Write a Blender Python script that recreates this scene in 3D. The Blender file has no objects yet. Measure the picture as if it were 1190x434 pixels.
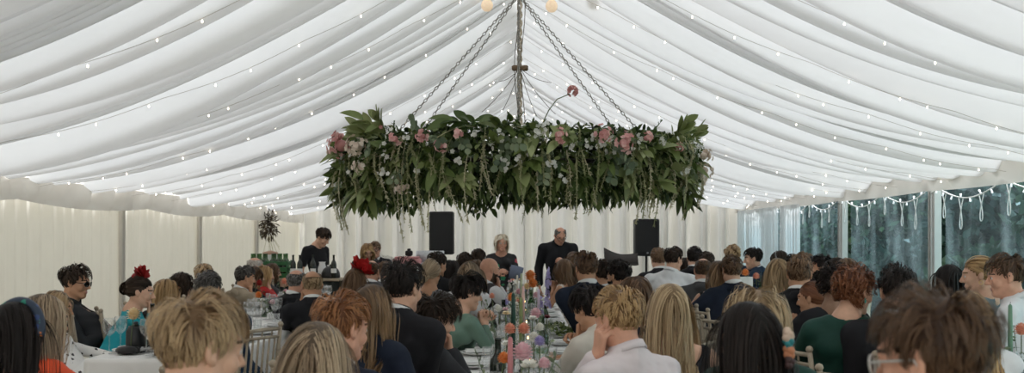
import bpy, math, random
import numpy as np
from mathutils import Vector, Matrix
C = bpy.context.scene.collection
PI = math.pi
rng = np.random.default_rng(7)
random.seed(7)
F, VX, HY, CAMZ = 1169.0, 604.0, 276.0, 1.53      # focal length in pixels, vanishing point, eye height


def V(*a):
    return np.array(a, float)


def nrm(a):
    a = np.asarray(a, float)
    return a / (np.linalg.norm(a, axis=-1, keepdims=True) + 1e-12)


# ------------------------------------------------------------------ materials
MATS = {}


def base(name):
    m = bpy.data.materials.new(name)
    m.use_nodes = True
    nt = m.node_tree
    nt.nodes.clear()
    out = nt.nodes.new('ShaderNodeOutputMaterial')
    return m, nt, out


def nd(nt, kind, **kw):
    n = nt.nodes.new(kind)
    for k, v in kw.items():
        if k.startswith('i_'):
            n.inputs[k[2:].replace('_', ' ')].default_value = v
        else:
            setattr(n, k, v)
    return n


def ramp(nt, fac, stops):
    r = nt.nodes.new('ShaderNodeValToRGB')
    e = r.color_ramp.elements
    while len(e) < len(stops):
        e.new(0.5)
    for i, (p, c) in enumerate(stops):
        e[i].position = p
        e[i].color = (*c, 1)
    nt.links.new(fac, r.inputs[0])
    return r.outputs[0]


def mat(name, col, rough=0.7, var=0.12, scale=30, metal=0.0, bump=0.0, spec=0.4, stretch=None, sheen=0.0, bscale=None,
        emis=None, estr=0.0):
    """principled material whose colour wanders a little with noise"""
    if name in MATS:
        return MATS[name]
    m, nt, out = base(name)
    L = nt.links.new
    tc = nd(nt, 'ShaderNodeTexCoord')
    src = tc.outputs['Object']
    if stretch:
        mp = nd(nt, 'ShaderNodeMapping')
        mp.inputs['Scale'].default_value = stretch
        L(src, mp.inputs[0])
        src = mp.outputs[0]
    nz = nd(nt, 'ShaderNodeTexNoise')
    nz.inputs['Scale'].default_value = scale
    nz.inputs['Detail'].default_value = 3
    L(src, nz.inputs['Vector'])
    a = tuple(max(0, c * (1 - var)) for c in col)
    b = tuple(min(1, c * (1 + var)) for c in col)
    c = ramp(nt, nz.outputs[0], [(0.3, a), (0.7, b)])
    p = nd(nt, 'ShaderNodeBsdfPrincipled')
    L(c, p.inputs['Base Color'])
    p.inputs['Roughness'].default_value = rough
    p.inputs['Metallic'].default_value = metal
    p.inputs['Specular IOR Level'].default_value = spec
    p.inputs['Sheen Weight'].default_value = sheen
    if bump:
        bn = nd(nt, 'ShaderNodeBump')
        bn.inputs['Strength'].default_value = bump
        bn.inputs['Distance'].default_value = 0.004
        n2 = nd(nt, 'ShaderNodeTexNoise')
        n2.inputs['Scale'].default_value = bscale or scale * 4
        L(src, n2.inputs['Vector'])
        L(n2.outputs[0], bn.inputs['Height'])
        L(bn.outputs[0], p.inputs['Normal'])
    if emis:
        p.inputs['Emission Color'].default_value = (*emis, 1)
        p.inputs['Emission Strength'].default_value = estr
    L(p.outputs[0], out.inputs[0])
    MATS[name] = m
    return m


def cloth_mat(name, col, trans=0.5, var=0.05, tcol=None, scale=3.0):
    """light fabric that lets daylight through"""
    if name in MATS:
        return MATS[name]
    m, nt, out = base(name)
    L = nt.links.new
    tc = nd(nt, 'ShaderNodeTexCoord')
    nz = nd(nt, 'ShaderNodeTexNoise')
    nz.inputs['Scale'].default_value = scale
    nz.inputs['Detail'].default_value = 4
    L(tc.outputs['Object'], nz.inputs['Vector'])
    c = ramp(nt, nz.outputs[0], [(0.3, tuple(x * (1 - var) for x in col)), (0.7, tuple(min(1, x * (1 + var)) for x in col))])
    d = nd(nt, 'ShaderNodeBsdfDiffuse')
    t = nd(nt, 'ShaderNodeBsdfTranslucent')
    t.inputs[0].default_value = (*(tcol or col), 1)
    L(c, d.inputs[0])
    wv = nd(nt, 'ShaderNodeTexNoise')
    wv.inputs['Scale'].default_value = 220
    L(tc.outputs['Object'], wv.inputs['Vector'])
    bn = nd(nt, 'ShaderNodeBump')
    bn.inputs['Strength'].default_value = 0.15
    bn.inputs['Distance'].default_value = 0.002
    L(wv.outputs[0], bn.inputs['Height'])
    L(bn.outputs[0], d.inputs['Normal'])
    mx = nd(nt, 'ShaderNodeMixShader')
    mx.inputs[0].default_value = trans
    L(d.outputs[0], mx.inputs[1])
    L(t.outputs[0], mx.inputs[2])
    L(mx.outputs[0], out.inputs[0])
    MATS[name] = m
    return m


def uv_mat(name, stops, rough=0.5, tip=None, spec=0.35, trans=0.0, tipmix=0.6, noise=0.0):
    """colour picked per strand / leaf from uv.x, running to the tip colour along uv.y"""
    if name in MATS:
        return MATS[name]
    m, nt, out = base(name)
    L = nt.links.new
    uv = nd(nt, 'ShaderNodeUVMap')
    uv.uv_map = 'UVMap'
    sp = nd(nt, 'ShaderNodeSeparateXYZ')
    L(uv.outputs[0], sp.inputs[0])
    c = ramp(nt, sp.outputs[0], stops)
    if tip:
        mx = nd(nt, 'ShaderNodeMix', data_type='RGBA')
        mu = nd(nt, 'ShaderNodeMath', operation='MULTIPLY')
        mu.inputs[1].default_value = tipmix
        L(sp.outputs[1], mu.inputs[0])
        L(mu.outputs[0], mx.inputs[0])
        L(c, mx.inputs[6])
        mx.inputs[7].default_value = (*tip, 1)
        c = mx.outputs[2]
    p = nd(nt, 'ShaderNodeBsdfPrincipled')
    p.inputs['Roughness'].default_value = rough
    p.inputs['Specular IOR Level'].default_value = spec
    L(c, p.inputs['Base Color'])
    o = p.outputs[0]
    if trans:
        t = nd(nt, 'ShaderNodeBsdfTranslucent')
        L(c, t.inputs[0])
        ms = nd(nt, 'ShaderNodeMixShader')
        ms.inputs[0].default_value = trans
        L(o, ms.inputs[1])
        L(t.outputs[0], ms.inputs[2])
        o = ms.outputs[0]
    L(o, out.inputs[0])
    MATS[name] = m
    return m


def glass_mat(name, col=(1, 1, 1), clear=0.8, rough=0.03):
    """thin clear glass: straight-through view plus a fresnel reflection"""
    if name in MATS:
        return MATS[name]
    m, nt, out = base(name)
    L = nt.links.new
    t = nd(nt, 'ShaderNodeBsdfTransparent')
    t.inputs[0].default_value = (*col, 1)
    g = nd(nt, 'ShaderNodeBsdfGlossy')
    g.inputs['Roughness'].default_value = rough
    lw = nd(nt, 'ShaderNodeLayerWeight')
    lw.inputs[0].default_value = .5
    pw = nd(nt, 'ShaderNodeMath', operation='POWER')
    pw.inputs[1].default_value = 2.5
    L(lw.outputs['Facing'], pw.inputs[0])
    ma = nd(nt, 'ShaderNodeMath', operation='MULTIPLY_ADD')
    ma.inputs[1].default_value = .55
    ma.inputs[2].default_value = (1 - clear) * .3
    L(pw.outputs[0], ma.inputs[0])
    mx = nd(nt, 'ShaderNodeMixShader')
    L(ma.outputs[0], mx.inputs[0])
    L(t.outputs[0], mx.inputs[1])
    L(g.outputs[0], mx.inputs[2])
    L(mx.outputs[0], out.inputs[0])
    MATS[name] = m
    return m


def pattern_mat(name, ground, spots, scale=28, size=0.35, rough=0.7):
    """printed dress fabric: blossoms on a plain ground"""
    if name in MATS:
        return MATS[name]
    m, nt, out = base(name)
    L = nt.links.new
    tc = nd(nt, 'ShaderNodeTexCoord')
    vo = nd(nt, 'ShaderNodeTexVoronoi')
    vo.inputs['Scale'].default_value = scale
    L(tc.outputs['Object'], vo.inputs['Vector'])
    sp = nd(nt, 'ShaderNodeSeparateColor')
    L(vo.outputs['Color'], sp.inputs[0])
    n = len(spots)
    cr = nt.nodes.new('ShaderNodeValToRGB')
    cr.color_ramp.interpolation = 'CONSTANT'
    e = cr.color_ramp.elements
    while len(e) < n:
        e.new(0.5)
    for i, s in enumerate(spots):
        e[i].position = i / n
        e[i].color = (*s, 1)
    L(sp.outputs[0], cr.inputs[0])
    nz = nd(nt, 'ShaderNodeTexNoise')
    nz.inputs['Scale'].default_value = scale * 3
    L(tc.outputs['Object'], nz.inputs['Vector'])
    ad = nd(nt, 'ShaderNodeMath', operation='MULTIPLY_ADD')
    ad.inputs[1].default_value = 0.5
    L(nz.outputs[0], ad.inputs[0])
    L(vo.outputs['Distance'], ad.inputs[2])
    lt = nd(nt, 'ShaderNodeMath', operation='LESS_THAN')
    lt.inputs[1].default_value = size + 0.25
    L(ad.outputs[0], lt.inputs[0])
    mx = nd(nt, 'ShaderNodeMix', data_type='RGBA')
    L(lt.outputs[0], mx.inputs[0])
    mx.inputs[6].default_value = (*ground, 1)
    L(cr.outputs[0], mx.inputs[7])
    p = nd(nt, 'ShaderNodeBsdfPrincipled')
    p.inputs['Roughness'].default_value = rough
    L(mx.outputs[2], p.inputs['Base Color'])
    L(p.outputs[0], out.inputs[0])
    MATS[name] = m
    return m


# ------------------------------------------------------------------ mesh building
class MB:
    def __init__(self):
        self.v, self.q, self.t, self.uv = [], [], [], []
        self.qm, self.tm = [], []
        self.n = 0

    def add(self, v, quads=None, tris=None, uv=None, m=0):
        v = np.asarray(v, float).reshape(-1, 3)
        self.v.append(v)
        self.uv.append(np.zeros((len(v), 2)) if uv is None else np.asarray(uv, float).reshape(-1, 2))
        if quads is not None and len(quads):
            q = np.asarray(quads, int).reshape(-1, 4) + self.n
            self.q.append(q)
            self.qm.append(np.full(len(q), m) if np.isscalar(m) else np.asarray(m))
        if tris is not None and len(tris):
            t = np.asarray(tris, int).reshape(-1, 3) + self.n
            self.t.append(t)
            self.tm.append(np.full(len(t), m if np.isscalar(m) else 0))
        self.n += len(v)
        return self

    def box(self, c, s, rz=0.0, m=0, bev=0.0):
        hx, hy, hz = s[0] / 2, s[1] / 2, s[2] / 2
        b = min(bev, hx * .9, hy * .9, hz * .9)
        if b <= 0:
            p = np.array([[x, y, z] for z in (-hz, hz) for y in (-hy, hy) for x in (-hx, hx)])
            q = [(0, 2, 3, 1), (4, 5, 7, 6), (0, 1, 5, 4), (2, 6, 7, 3), (0, 4, 6, 2), (1, 3, 7, 5)]
        else:      # rings of a rounded-off box
            def ring(x, y, z, c_):
                return [(-x + c_, -y, z), (x - c_, -y, z), (x, -y + c_, z), (x, y - c_, z), (x - c_, y, z), (-x + c_, y, z), (-x, y - c_, z), (-x, -y + c_, z)]
            p = np.array(ring(hx - b, hy - b, -hz, b) + ring(hx, hy, -hz + b, b) + ring(hx, hy, hz - b, b) + ring(hx - b, hy - b, hz, b))
            q = []
            for k in range(3):
                for i in range(8):
                    j = (i + 1) % 8
                    q.append((k * 8 + i, k * 8 + j, k * 8 + 8 + j, k * 8 + 8 + i))
            for o, r in ((0, 1), (24, 0)):
                f = [(0, 1, 2, 3), (0, 3, 4, 7), (4, 5, 6, 7)]
                for a in f:
                    a = [o + i for i in a]
                    q.append(a[::-1] if r else a)
        cs, sn = math.cos(rz), math.sin(rz)
        p = p @ np.array([[cs, sn, 0], [-sn, cs, 0], [0, 0, 1]]) + np.asarray(c)
        return self.add(p, q, m=m)

    def tube(self, pts, r, n=8, m=0, cap=True, uvx=0.0):
        pts = np.asarray(pts, float)
        k = len(pts)
        r = np.broadcast_to(np.asarray(r, float), (k,))
        tg = nrm(np.gradient(pts, axis=0))
        up = V(0, 0, 1) if abs(tg[0][2]) < .9 else V(1, 0, 0)
        a = nrm(np.cross(tg[0], up))
        vs = []
        for i in range(k):
            a = nrm(a - tg[i] * np.dot(a, tg[i]))
            b = np.cross(tg[i], a)
            th = np.arange(n) * 2 * PI / n
            vs.append(pts[i] + r[i] * (np.cos(th)[:, None] * a + np.sin(th)[:, None] * b))
        vs = np.concatenate(vs)
        q = []
        for i in range(k - 1):
            for j in range(n):
                j2 = (j + 1) % n
                q.append((i * n + j, i * n + j2, (i + 1) * n + j2, (i + 1) * n + j))
        t = []
        if cap:
            vs = np.concatenate([vs, pts[:1], pts[-1:]])
            c0, c1 = k * n, k * n + 1
            for j in range(n):
                j2 = (j + 1) % n
                t += [(c0, j2, j), (c1, (k - 1) * n + j, (k - 1) * n + j2)]
        uv = np.zeros((len(vs), 2))
        uv[:, 0] = uvx
        uv[:k * n, 1] = np.repeat(np.linspace(0, 1, k), n)
        return self.add(vs, q, t, uv, m)

    def lathe(self, prof, c=(0, 0, 0), n=16, m=0, closed=True):
        prof = np.asarray(prof, float)
        k = len(prof)
        th = np.arange(n) * 2 * PI / n
        vs = np.concatenate([np.stack([r * np.cos(th), r * np.sin(th), np.full(n, z)], 1) for r, z in prof]) + np.asarray(c)
        q = [(i * n + j, i * n + (j + 1) % n, (i + 1) * n + (j + 1) % n, (i + 1) * n + j) for i in range(k - 1) for j in range(n)]
        return self.add(vs, q, m=m)

    def ball(self, c, r, n=10, m=0, R=None, uvx=0.0):
        r = np.broadcast_to(np.asarray(r, float), (3,))
        k = max(4, n // 2 + 1)
        ph = np.linspace(0, PI, k)
        th = np.arange(n) * 2 * PI / n
        vs = np.stack([np.outer(np.sin(ph), np.cos(th)), np.outer(np.sin(ph), np.sin(th)), np.outer(np.cos(ph), np.ones(n))], -1).reshape(-1, 3) * r
        if R is not None:
            vs = vs @ np.asarray(R).T
        q = [(i * n + j, (i + 1) * n + j, (i + 1) * n + (j + 1) % n, i * n + (j + 1) % n) for i in range(k - 1) for j in range(n)]
        uv = np.zeros((len(vs), 2))
        uv[:, 0] = uvx
        return self.add(vs + np.asarray(c), q, m=m, uv=uv)

    def grid(self, P, m=0, uv=None, flip=False):
        a, b = P.shape[:2]
        i = np.arange((a - 1) * (b - 1))
        r, c = i // (b - 1), i % (b - 1)
        o = r * b + c
        q = np.stack([o, o + 1, o + b + 1, o + b], 1)
        if flip:
            q = q[:, ::-1]
        return self.add(P.reshape(-1, 3), q, m=m, uv=uv)

    def build(self, name, mats, parent=None, smooth=True, thick=0.0, loc=None):
        v = np.concatenate(self.v) if self.v else np.zeros((0, 3))
        if loc is not None:
            v = v - np.asarray(loc)
        q = np.concatenate(self.q) if self.q else np.zeros((0, 4), int)
        t = np.concatenate(self.t) if self.t else np.zeros((0, 3), int)
        me = bpy.data.meshes.new(name)
        me.vertices.add(len(v))
        me.vertices.foreach_set('co', v.astype(np.float32).ravel())
        li = np.concatenate([q.ravel(), t.ravel()]).astype(np.int32)
        me.loops.add(len(li))
        me.loops.foreach_set('vertex_index', li)
        me.polygons.add(len(q) + len(t))
        ls = np.concatenate([np.arange(len(q)) * 4, len(q) * 4 + np.arange(len(t)) * 3]).astype(np.int32)
        me.polygons.foreach_set('loop_start', ls)
        mi = np.concatenate([np.concatenate(self.qm) if self.qm else np.zeros(0, int), np.concatenate(self.tm) if self.tm else np.zeros(0, int)])
        me.polygons.foreach_set('material_index', mi.astype(np.int32))
        me.polygons.foreach_set('use_smooth', np.full(len(ls), smooth))
        uvl = me.uv_layers.new(name='UVMap')
        uv = np.concatenate(self.uv)
        uvl.data.foreach_set('uv', uv[li].astype(np.float32).ravel())
        me.update(calc_edges=True)
        me.validate()
        for mm in (mats if isinstance(mats, (list, tuple)) else [mats]):
            me.materials.append(mm)
        o = bpy.data.objects.new(name, me)
        C.objects.link(o)
        if loc is not None:
            o.location = loc
        if parent is not None:
            o.parent = parent
        if thick:
            md = o.modifiers.new('solid', 'SOLIDIFY')
            md.thickness = thick
        return o


def tag(o, label=None, cat=None, group=None, kind=None):
    for k, v in (('label', label), ('category', cat), ('group', group), ('kind', kind)):
        if v:
            o[k] = v
    return o


def empty(name, loc, label, cat, group=None, rz=0.0):
    o = bpy.data.objects.new(name, None)
    C.objects.link(o)
    o.location = loc
    o.rotation_euler = (0, 0, rz)
    o.empty_display_size = .1
    return tag(o, label, cat, group)


def copy_tree(o, parent=None):
    c = o.copy()
    C.objects.link(c)
    c.parent = parent
    for ch in list(o.children):
        copy_tree(ch, c)
    return c


def hand_over(o, loc, rz=0.0, label=None, group=None, first=set()):
    """first use moves the thing itself, later uses copy it and its parts"""
    if o.name in first:
        c = copy_tree(o)
    else:
        first.add(o.name)
        c = o
    c.location = loc
    c.rotation_euler = (0, 0, rz)
    if label:
        c['label'] = label
    if group:
        c['group'] = group
    return c


# ------------------------------------------------------------------ distance fields for bodies and clothes
def cap(a, b, ra, rb=None, k=0.02):
    return ('c', np.asarray(a, float), np.asarray(b, float), ra, ra if rb is None else rb, k)


def ell(c, r, R=None, k=0.02):
    return ('e', np.asarray(c, float), np.asarray(r, float), np.eye(3) if R is None else np.asarray(R), 0, k)


def sub(p):
    return ('-',) + p


def evalp(p, X, infl):
    if p[0] == 'c':
        _, a, b, ra, rb, k = p
        ab = b - a
        t = np.clip(((X - a) @ ab) / (ab @ ab + 1e-12), 0, 1)
        return np.linalg.norm(X - a - t[..., None] * ab, axis=-1) - (ra + (rb - ra) * t) - infl
    _, c, r, R, _, k = p
    q = (X - c) @ R / (r + infl)
    l = np.linalg.norm(q, axis=-1)
    return (l - 1) * (r + infl).min() * np.clip(l, .6, 1.5)


def surface(prims, h, infl=0.0, post=None, warp=None):
    pos = [p for p in prims if p[0] != '-']
    lo = np.full(3, 1e9)
    hi = -lo
    bb = []
    for p in prims:
        q = p[1:] if p[0] == '-' else p
        if q[0] == 'c':
            r = max(q[3], q[4]) + infl
            l, u = np.minimum(q[1], q[2]) - r, np.maximum(q[1], q[2]) + r
        else:
            r = q[2].max() + infl
            l, u = q[1] - r, q[1] + r
        bb.append((l, u))
        if p[0] != '-':
            lo, hi = np.minimum(lo, l), np.maximum(hi, u)
    lo, hi = lo - 2.5 * h, hi + 2.5 * h
    n = np.ceil((hi - lo) / h).astype(int) + 1
    f = np.full(n, 0.06)
    ax = [lo[i] + h * np.arange(n[i]) for i in range(3)]
    for p, (l, u) in zip(prims, bb):
        neg = p[0] == '-'
        q = p[1:] if neg else p
        k = max(q[-1], 1e-4)
        mgn = k + 2 * h + .01
        i0 = np.clip(np.floor((l - mgn - lo) / h).astype(int), 0, n - 1)
        i1 = np.clip(np.ceil((u + mgn - lo) / h).astype(int) + 1, 1, n)
        if (i1 <= i0).any():
            continue
        sl = tuple(slice(a, b) for a, b in zip(i0, i1))
        X = np.stack(np.meshgrid(*[ax[i][sl[i]] for i in range(3)], indexing='ij'), -1)
        d = evalp(q, X, 0 if neg else infl)
        g = f[sl]
        if neg:
            d = -d
            hh = np.clip(.5 - .5 * (d - g) / k * -1, 0, 1)
            f[sl] = g * (1 - hh) + d * hh + k * hh * (1 - hh)
        else:
            hh = np.clip(.5 + .5 * (d - g) / k, 0, 1)
            f[sl] = d * (1 - hh) + g * hh - k * hh * (1 - hh)
    if post is not None:
        X = np.stack(np.meshgrid(*ax, indexing='ij'), -1)
        f = post(f, X)
    f[0], f[-1], f[:, 0], f[:, -1], f[:, :, 0], f[:, :, -1] = (.05,) * 6
    return nets(f, lo, h)


def nets(f, lo, h):
    s = f < 0
    n = np.array(f.shape)
    cnt = np.zeros(n - 1, int)
    for dx in (0, 1):
        for dy in (0, 1):
            for dz in (0, 1):
                cnt += s[dx:n[0] - 1 + dx, dy:n[1] - 1 + dy, dz:n[2] - 1 + dz]
    act = (cnt > 0) & (cnt < 8)
    I = np.argwhere(act)
    if len(I) == 0:
        return np.zeros((0, 3)), np.zeros((0, 4), int)
    idx = -np.ones(n - 1, int)
    idx[act] = np.arange(len(I))
    acc = np.zeros((len(I), 3))
    num = np.zeros(len(I))
    cor = [(a, b, c) for a in (0, 1) for b in (0, 1) for c in (0, 1)]
    for a in cor:
        for axn in range(3):
            if a[axn]:
                continue
            b = list(a)
            b[axn] = 1
            fa = f[I[:, 0] + a[0], I[:, 1] + a[1], I[:, 2] + a[2]]
            fb = f[I[:, 0] + b[0], I[:, 1] + b[1], I[:, 2] + b[2]]
            w = (fa < 0) != (fb < 0)
            t = np.where(w, fa / (fa - fb + 1e-12 * (fa == fb)), 0)
            pt = np.array(a, float)[None] + np.zeros((len(I), 3))
            pt[:, axn] += t
            acc += pt * w[:, None]
            num += w
    vs = lo + h * (I + acc / num[:, None])
    qs = []
    for axn in range(3):
        o1, o2 = [(1, 2), (2, 0), (0, 1)][axn]
        sa = [slice(0, n[i] - (1 if i == axn else 0)) for i in range(3)]
        sb = list(sa)
        sb[axn] = slice(1, n[axn])
        A, B = s[tuple(sa)], s[tuple(sb)]
        E = np.argwhere(A != B)
        E = E[(E[:, o1] > 0) & (E[:, o2] > 0) & (E[:, o1] < n[o1] - 1) & (E[:, o2] < n[o2] - 1)]
        if not len(E):
            continue
        ins = A[E[:, 0], E[:, 1], E[:, 2]]

        def cell(d1, d2):
            J = E.copy()
            J[:, o1] -= d1
            J[:, o2] -= d2
            return idx[J[:, 0], J[:, 1], J[:, 2]]
        q = np.stack([cell(1, 1), cell(0, 1), cell(0, 0), cell(1, 0)], 1)
        q[~ins] = q[~ins][:, ::-1]
        qs.append(q)
    return vs, np.concatenate(qs)


def rot(yaw, pitch=0.0, roll=0.0):
    """head/torso frame in columns (right, forward, up); yaw 0 looks along +Y, positive turns to +X; pitch > 0 looks down"""
    cy, sy = math.cos(yaw), math.sin(yaw)
    Rz = np.array([[cy, sy, 0], [-sy, cy, 0], [0, 0, 1]])
    cp, sp = math.cos(-pitch), math.sin(-pitch)
    Rx = np.array([[1, 0, 0], [0, cp, -sp], [0, sp, cp]])
    cr, sr = math.cos(roll), math.sin(roll)
    Ry = np.array([[cr, 0, sr], [0, 1, 0], [-sr, 0, cr]])
    return Rz @ Rx @ Ry
# ------------------------------------------------------------------ people
SK_C, SK_R = V(0, -.012, .03), V(.0765, .098, .092)

SKIN = {'fair': (.66, .39, .27), 'pink': (.66, .35, .24), 'tan': (.54, .29, .175), 'brown': (.30, .17, .11), 'dark': (.12, .06, .04)}


def skin(k):
    return mat('skin_' + k, SKIN[k], rough=.48, var=.08, scale=25, spec=.35, bump=.05)


def head_prims(R, c, s, female, beard=False):
    """continuous head, face and neck in world space"""
    def W(x, y, z):
        return c + R @ (V(x, y, z) * s)
    P = []

    def E(x, y, z, rx, ry, rz, k=.02, Q=None):
        P.append(ell(W(x, y, z), V(rx, ry, rz) * s, R if Q is None else R @ Q, k * s))

    def K(a, b, ra, rb=None, k=.015):
        P.append(cap(W(*a), W(*b), ra * s, (ra if rb is None else rb) * s, k * s))
    E(*SK_C, .0735, .095, .088)
    E(0, .030, -.022, .060, .062, .080, .03)
    jw = .050 if female else .056
    K((-jw, .002, -.058), (-.016, .062, -.098), .020, .017, .03)
    K((jw, .002, -.058), (.016, .062, -.098), .020, .017, .03)
    K((-.012, .070, -.094), (.012, .070, -.094), .017, .017, .02)
    K((-.030, .082, .026), (.030, .082, .026), .012, .012, .02)           # brow
    for q in (-1, 1):
        E(q * .042, .062, -.030, .022, .022, .022, .02)                    # cheek
        P.append(sub(ell(W(q * .031, .104, .004), V(.017, .015, .011) * s, R, .012 * s)))
        E(q * .031, .0815, .004, .0125, .0125, .0118, .006)                 # eyeball
    K((0, .092, .012), (0, .113, -.026), .007, .0115, .010)                # nose
    K((-.011, .099, -.031), (.011, .099, -.031), .0075, .0075, .008)
    K((-.019, .089, -.060), (.019, .089, -.060), .0065, .0065, .006)       # lips
    K((-.015, .088, -.069), (.015, .088, -.069), .0070, .0070, .006)
    P.append(sub(cap(W(-.022, .098, -.0645), W(.022, .098, -.0645), .0028 * s, .0028 * s, .004 * s)))
    for q in (-1, 1):
        Q = rot(-q * .35)
        E(q * .079, -.008, .000, .009, .019, .031, .006, Q)                # ear
        P.append(sub(ell(W(q * .090, -.004, .004), V(.008, .010, .018) * s, R @ Q, .005 * s)))
        K((q * .076, .002, -.026), (q * .078, -.001, -.020), .007, .008, .006)
    return P


def ik(a, b, l1, l2, pole):
    d = b - a
    L = np.linalg.norm(d)
    if L > (l1 + l2) * .985:
        b = a + d / L * (l1 + l2) * .985
        d = b - a
        L = np.linalg.norm(d)
    x = (l1 * l1 - l2 * l2 + L * L) / (2 * L)
    hgt = math.sqrt(max(1e-6, l1 * l1 - x * x))
    u = d / L
    p = pole - u * np.dot(pole, u)
    return a + u * x + nrm(p) * hgt, b


def hand_prims(w, d, n, side, curl, s=1.0):
    """palm, four unequal fingers bent at each joint and a thumb from the side of the palm"""
    d = nrm(d)
    n = nrm(n - d * np.dot(n, d))
    lat = np.cross(d, n) * side
    P = []
    offs = (-.030, -.011, .010, .029)
    for o, kk in zip(offs, (.084, .090, .088, .078)):
        P.append(cap(w + lat * o * .55 * s, w + (d * kk + lat * o) * s, .014 * s, .0115 * s, .012))
    for o, kk, L, j in zip(offs, (.084, .090, .088, .078), (.92, 1.05, .97, .76), range(4)):
        p = w + (d * kk + lat * o) * s
        a = 0.0
        for sl, r0, r1 in ((.042, .0098, .0090), (.026, .0090, .0082), (.021, .0082, .0068)):
            a += curl * (1 + .08 * j)
            dirv = d * math.cos(a) + n * math.sin(a) + lat * (o * 1.6)
            q = p + nrm(dirv) * sl * L * s
            P.append(cap(p, q, r0 * s, r1 * s, .003))
            p = q
    b = w + (d * .022 - lat * .026 + n * .006) * s
    t1 = b + nrm(d * .75 - lat * .75 + n * .35) * .042 * s
    t2 = t1 + nrm(d * .95 - lat * .25 + n * .45) * .032 * s
    t3 = t2 + nrm(d * .95 - lat * .02 + n * .50) * .025 * s
    P += [cap(b, t1, .0150 * s, .0118 * s, .010), cap(t1, t2, .0115 * s, .0102 * s, .004), cap(t2, t3, .0102 * s, .0082 * s, .003)]
    return P


def noise3(X, f, seed=0):
    r = np.random.default_rng(seed)
    o = 0
    for i in range(5):
        k = r.normal(size=3) * f * (1 + .5 * i)
        o = o + np.sin(X @ k + r.uniform(0, 6.28)) / (1 + .4 * i)
    return o / 3


# ---- hair
def hairline(y, kind):
    if kind == 'long':
        return np.interp(y, [-.12, -.04, .0, .03, .06, .09], [-.075, -.065, -.02, .02, .055, .070])
    return np.interp(y, [-.12, -.05, -.018, .0, .02, .045, .09], [-.060, -.058, -.02, .030, .0, .058, .078])


def scalp_points(n, kind, ring, r):
    u = nrm(r.normal(size=(n * 4, 3)))
    p = SK_C + SK_R * 1.02 * u
    ok = p[:, 2] > hairline(p[:, 1], kind)
    if ring:
        dome = ((p[:, 0] / .062) ** 2 + ((p[:, 1] + ring[1]) / .085) ** 2 < 1) & (p[:, 2] > ring[0])
        ok &= ~dome
        ok &= ~((p[:, 1] > .05))
    p, u = p[ok][:n], u[ok][:n]
    return p, u


def push(p, off):
    """keep strands outside the head, neck and shoulders"""
    for c, R in ((SK_C, SK_R * 1.01), (V(0, .02, -.03), V(.066, .066, .085)), (V(0, -.03, -.13), V(.058, .062, .09))):
        q = (p - c) / R
        l = np.linalg.norm(q, axis=1)
        Rm = R.mean()
        lim = 1 + off / Rm
        ins = l < lim
        p[ins] = c + R * (q[ins] / l[ins][:, None]) * lim[ins][:, None]
    w = 1 - (p[:, 0] / .235) ** 2 - ((p[:, 2] + .40) / .185) ** 2      # lie on the back or the chest, never flare out
    y = .108 * np.sqrt(np.clip(w, 0, 1)) + off * .6
    dy = p[:, 1] + .045
    ins = (w > 0) & (np.abs(dy) < y)
    p[ins, 1] = -.045 + np.where(dy[ins] > .02, 1, -1) * y[ins]
    return p


def hold(p, off):
    """short hair hugs its shell over the skull"""
    q = (p - SK_C) / SK_R
    l = np.linalg.norm(q, axis=1)
    lim = 1 + off / SK_R.mean()
    far = (l > lim) & (p[:, 2] > -.07)
    k = 1 + (l[far] - lim[far]) * .04
    p[far] = SK_C + SK_R * (q[far] / l[far][:, None]) * (lim[far] * k)[:, None]
    return p


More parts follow.
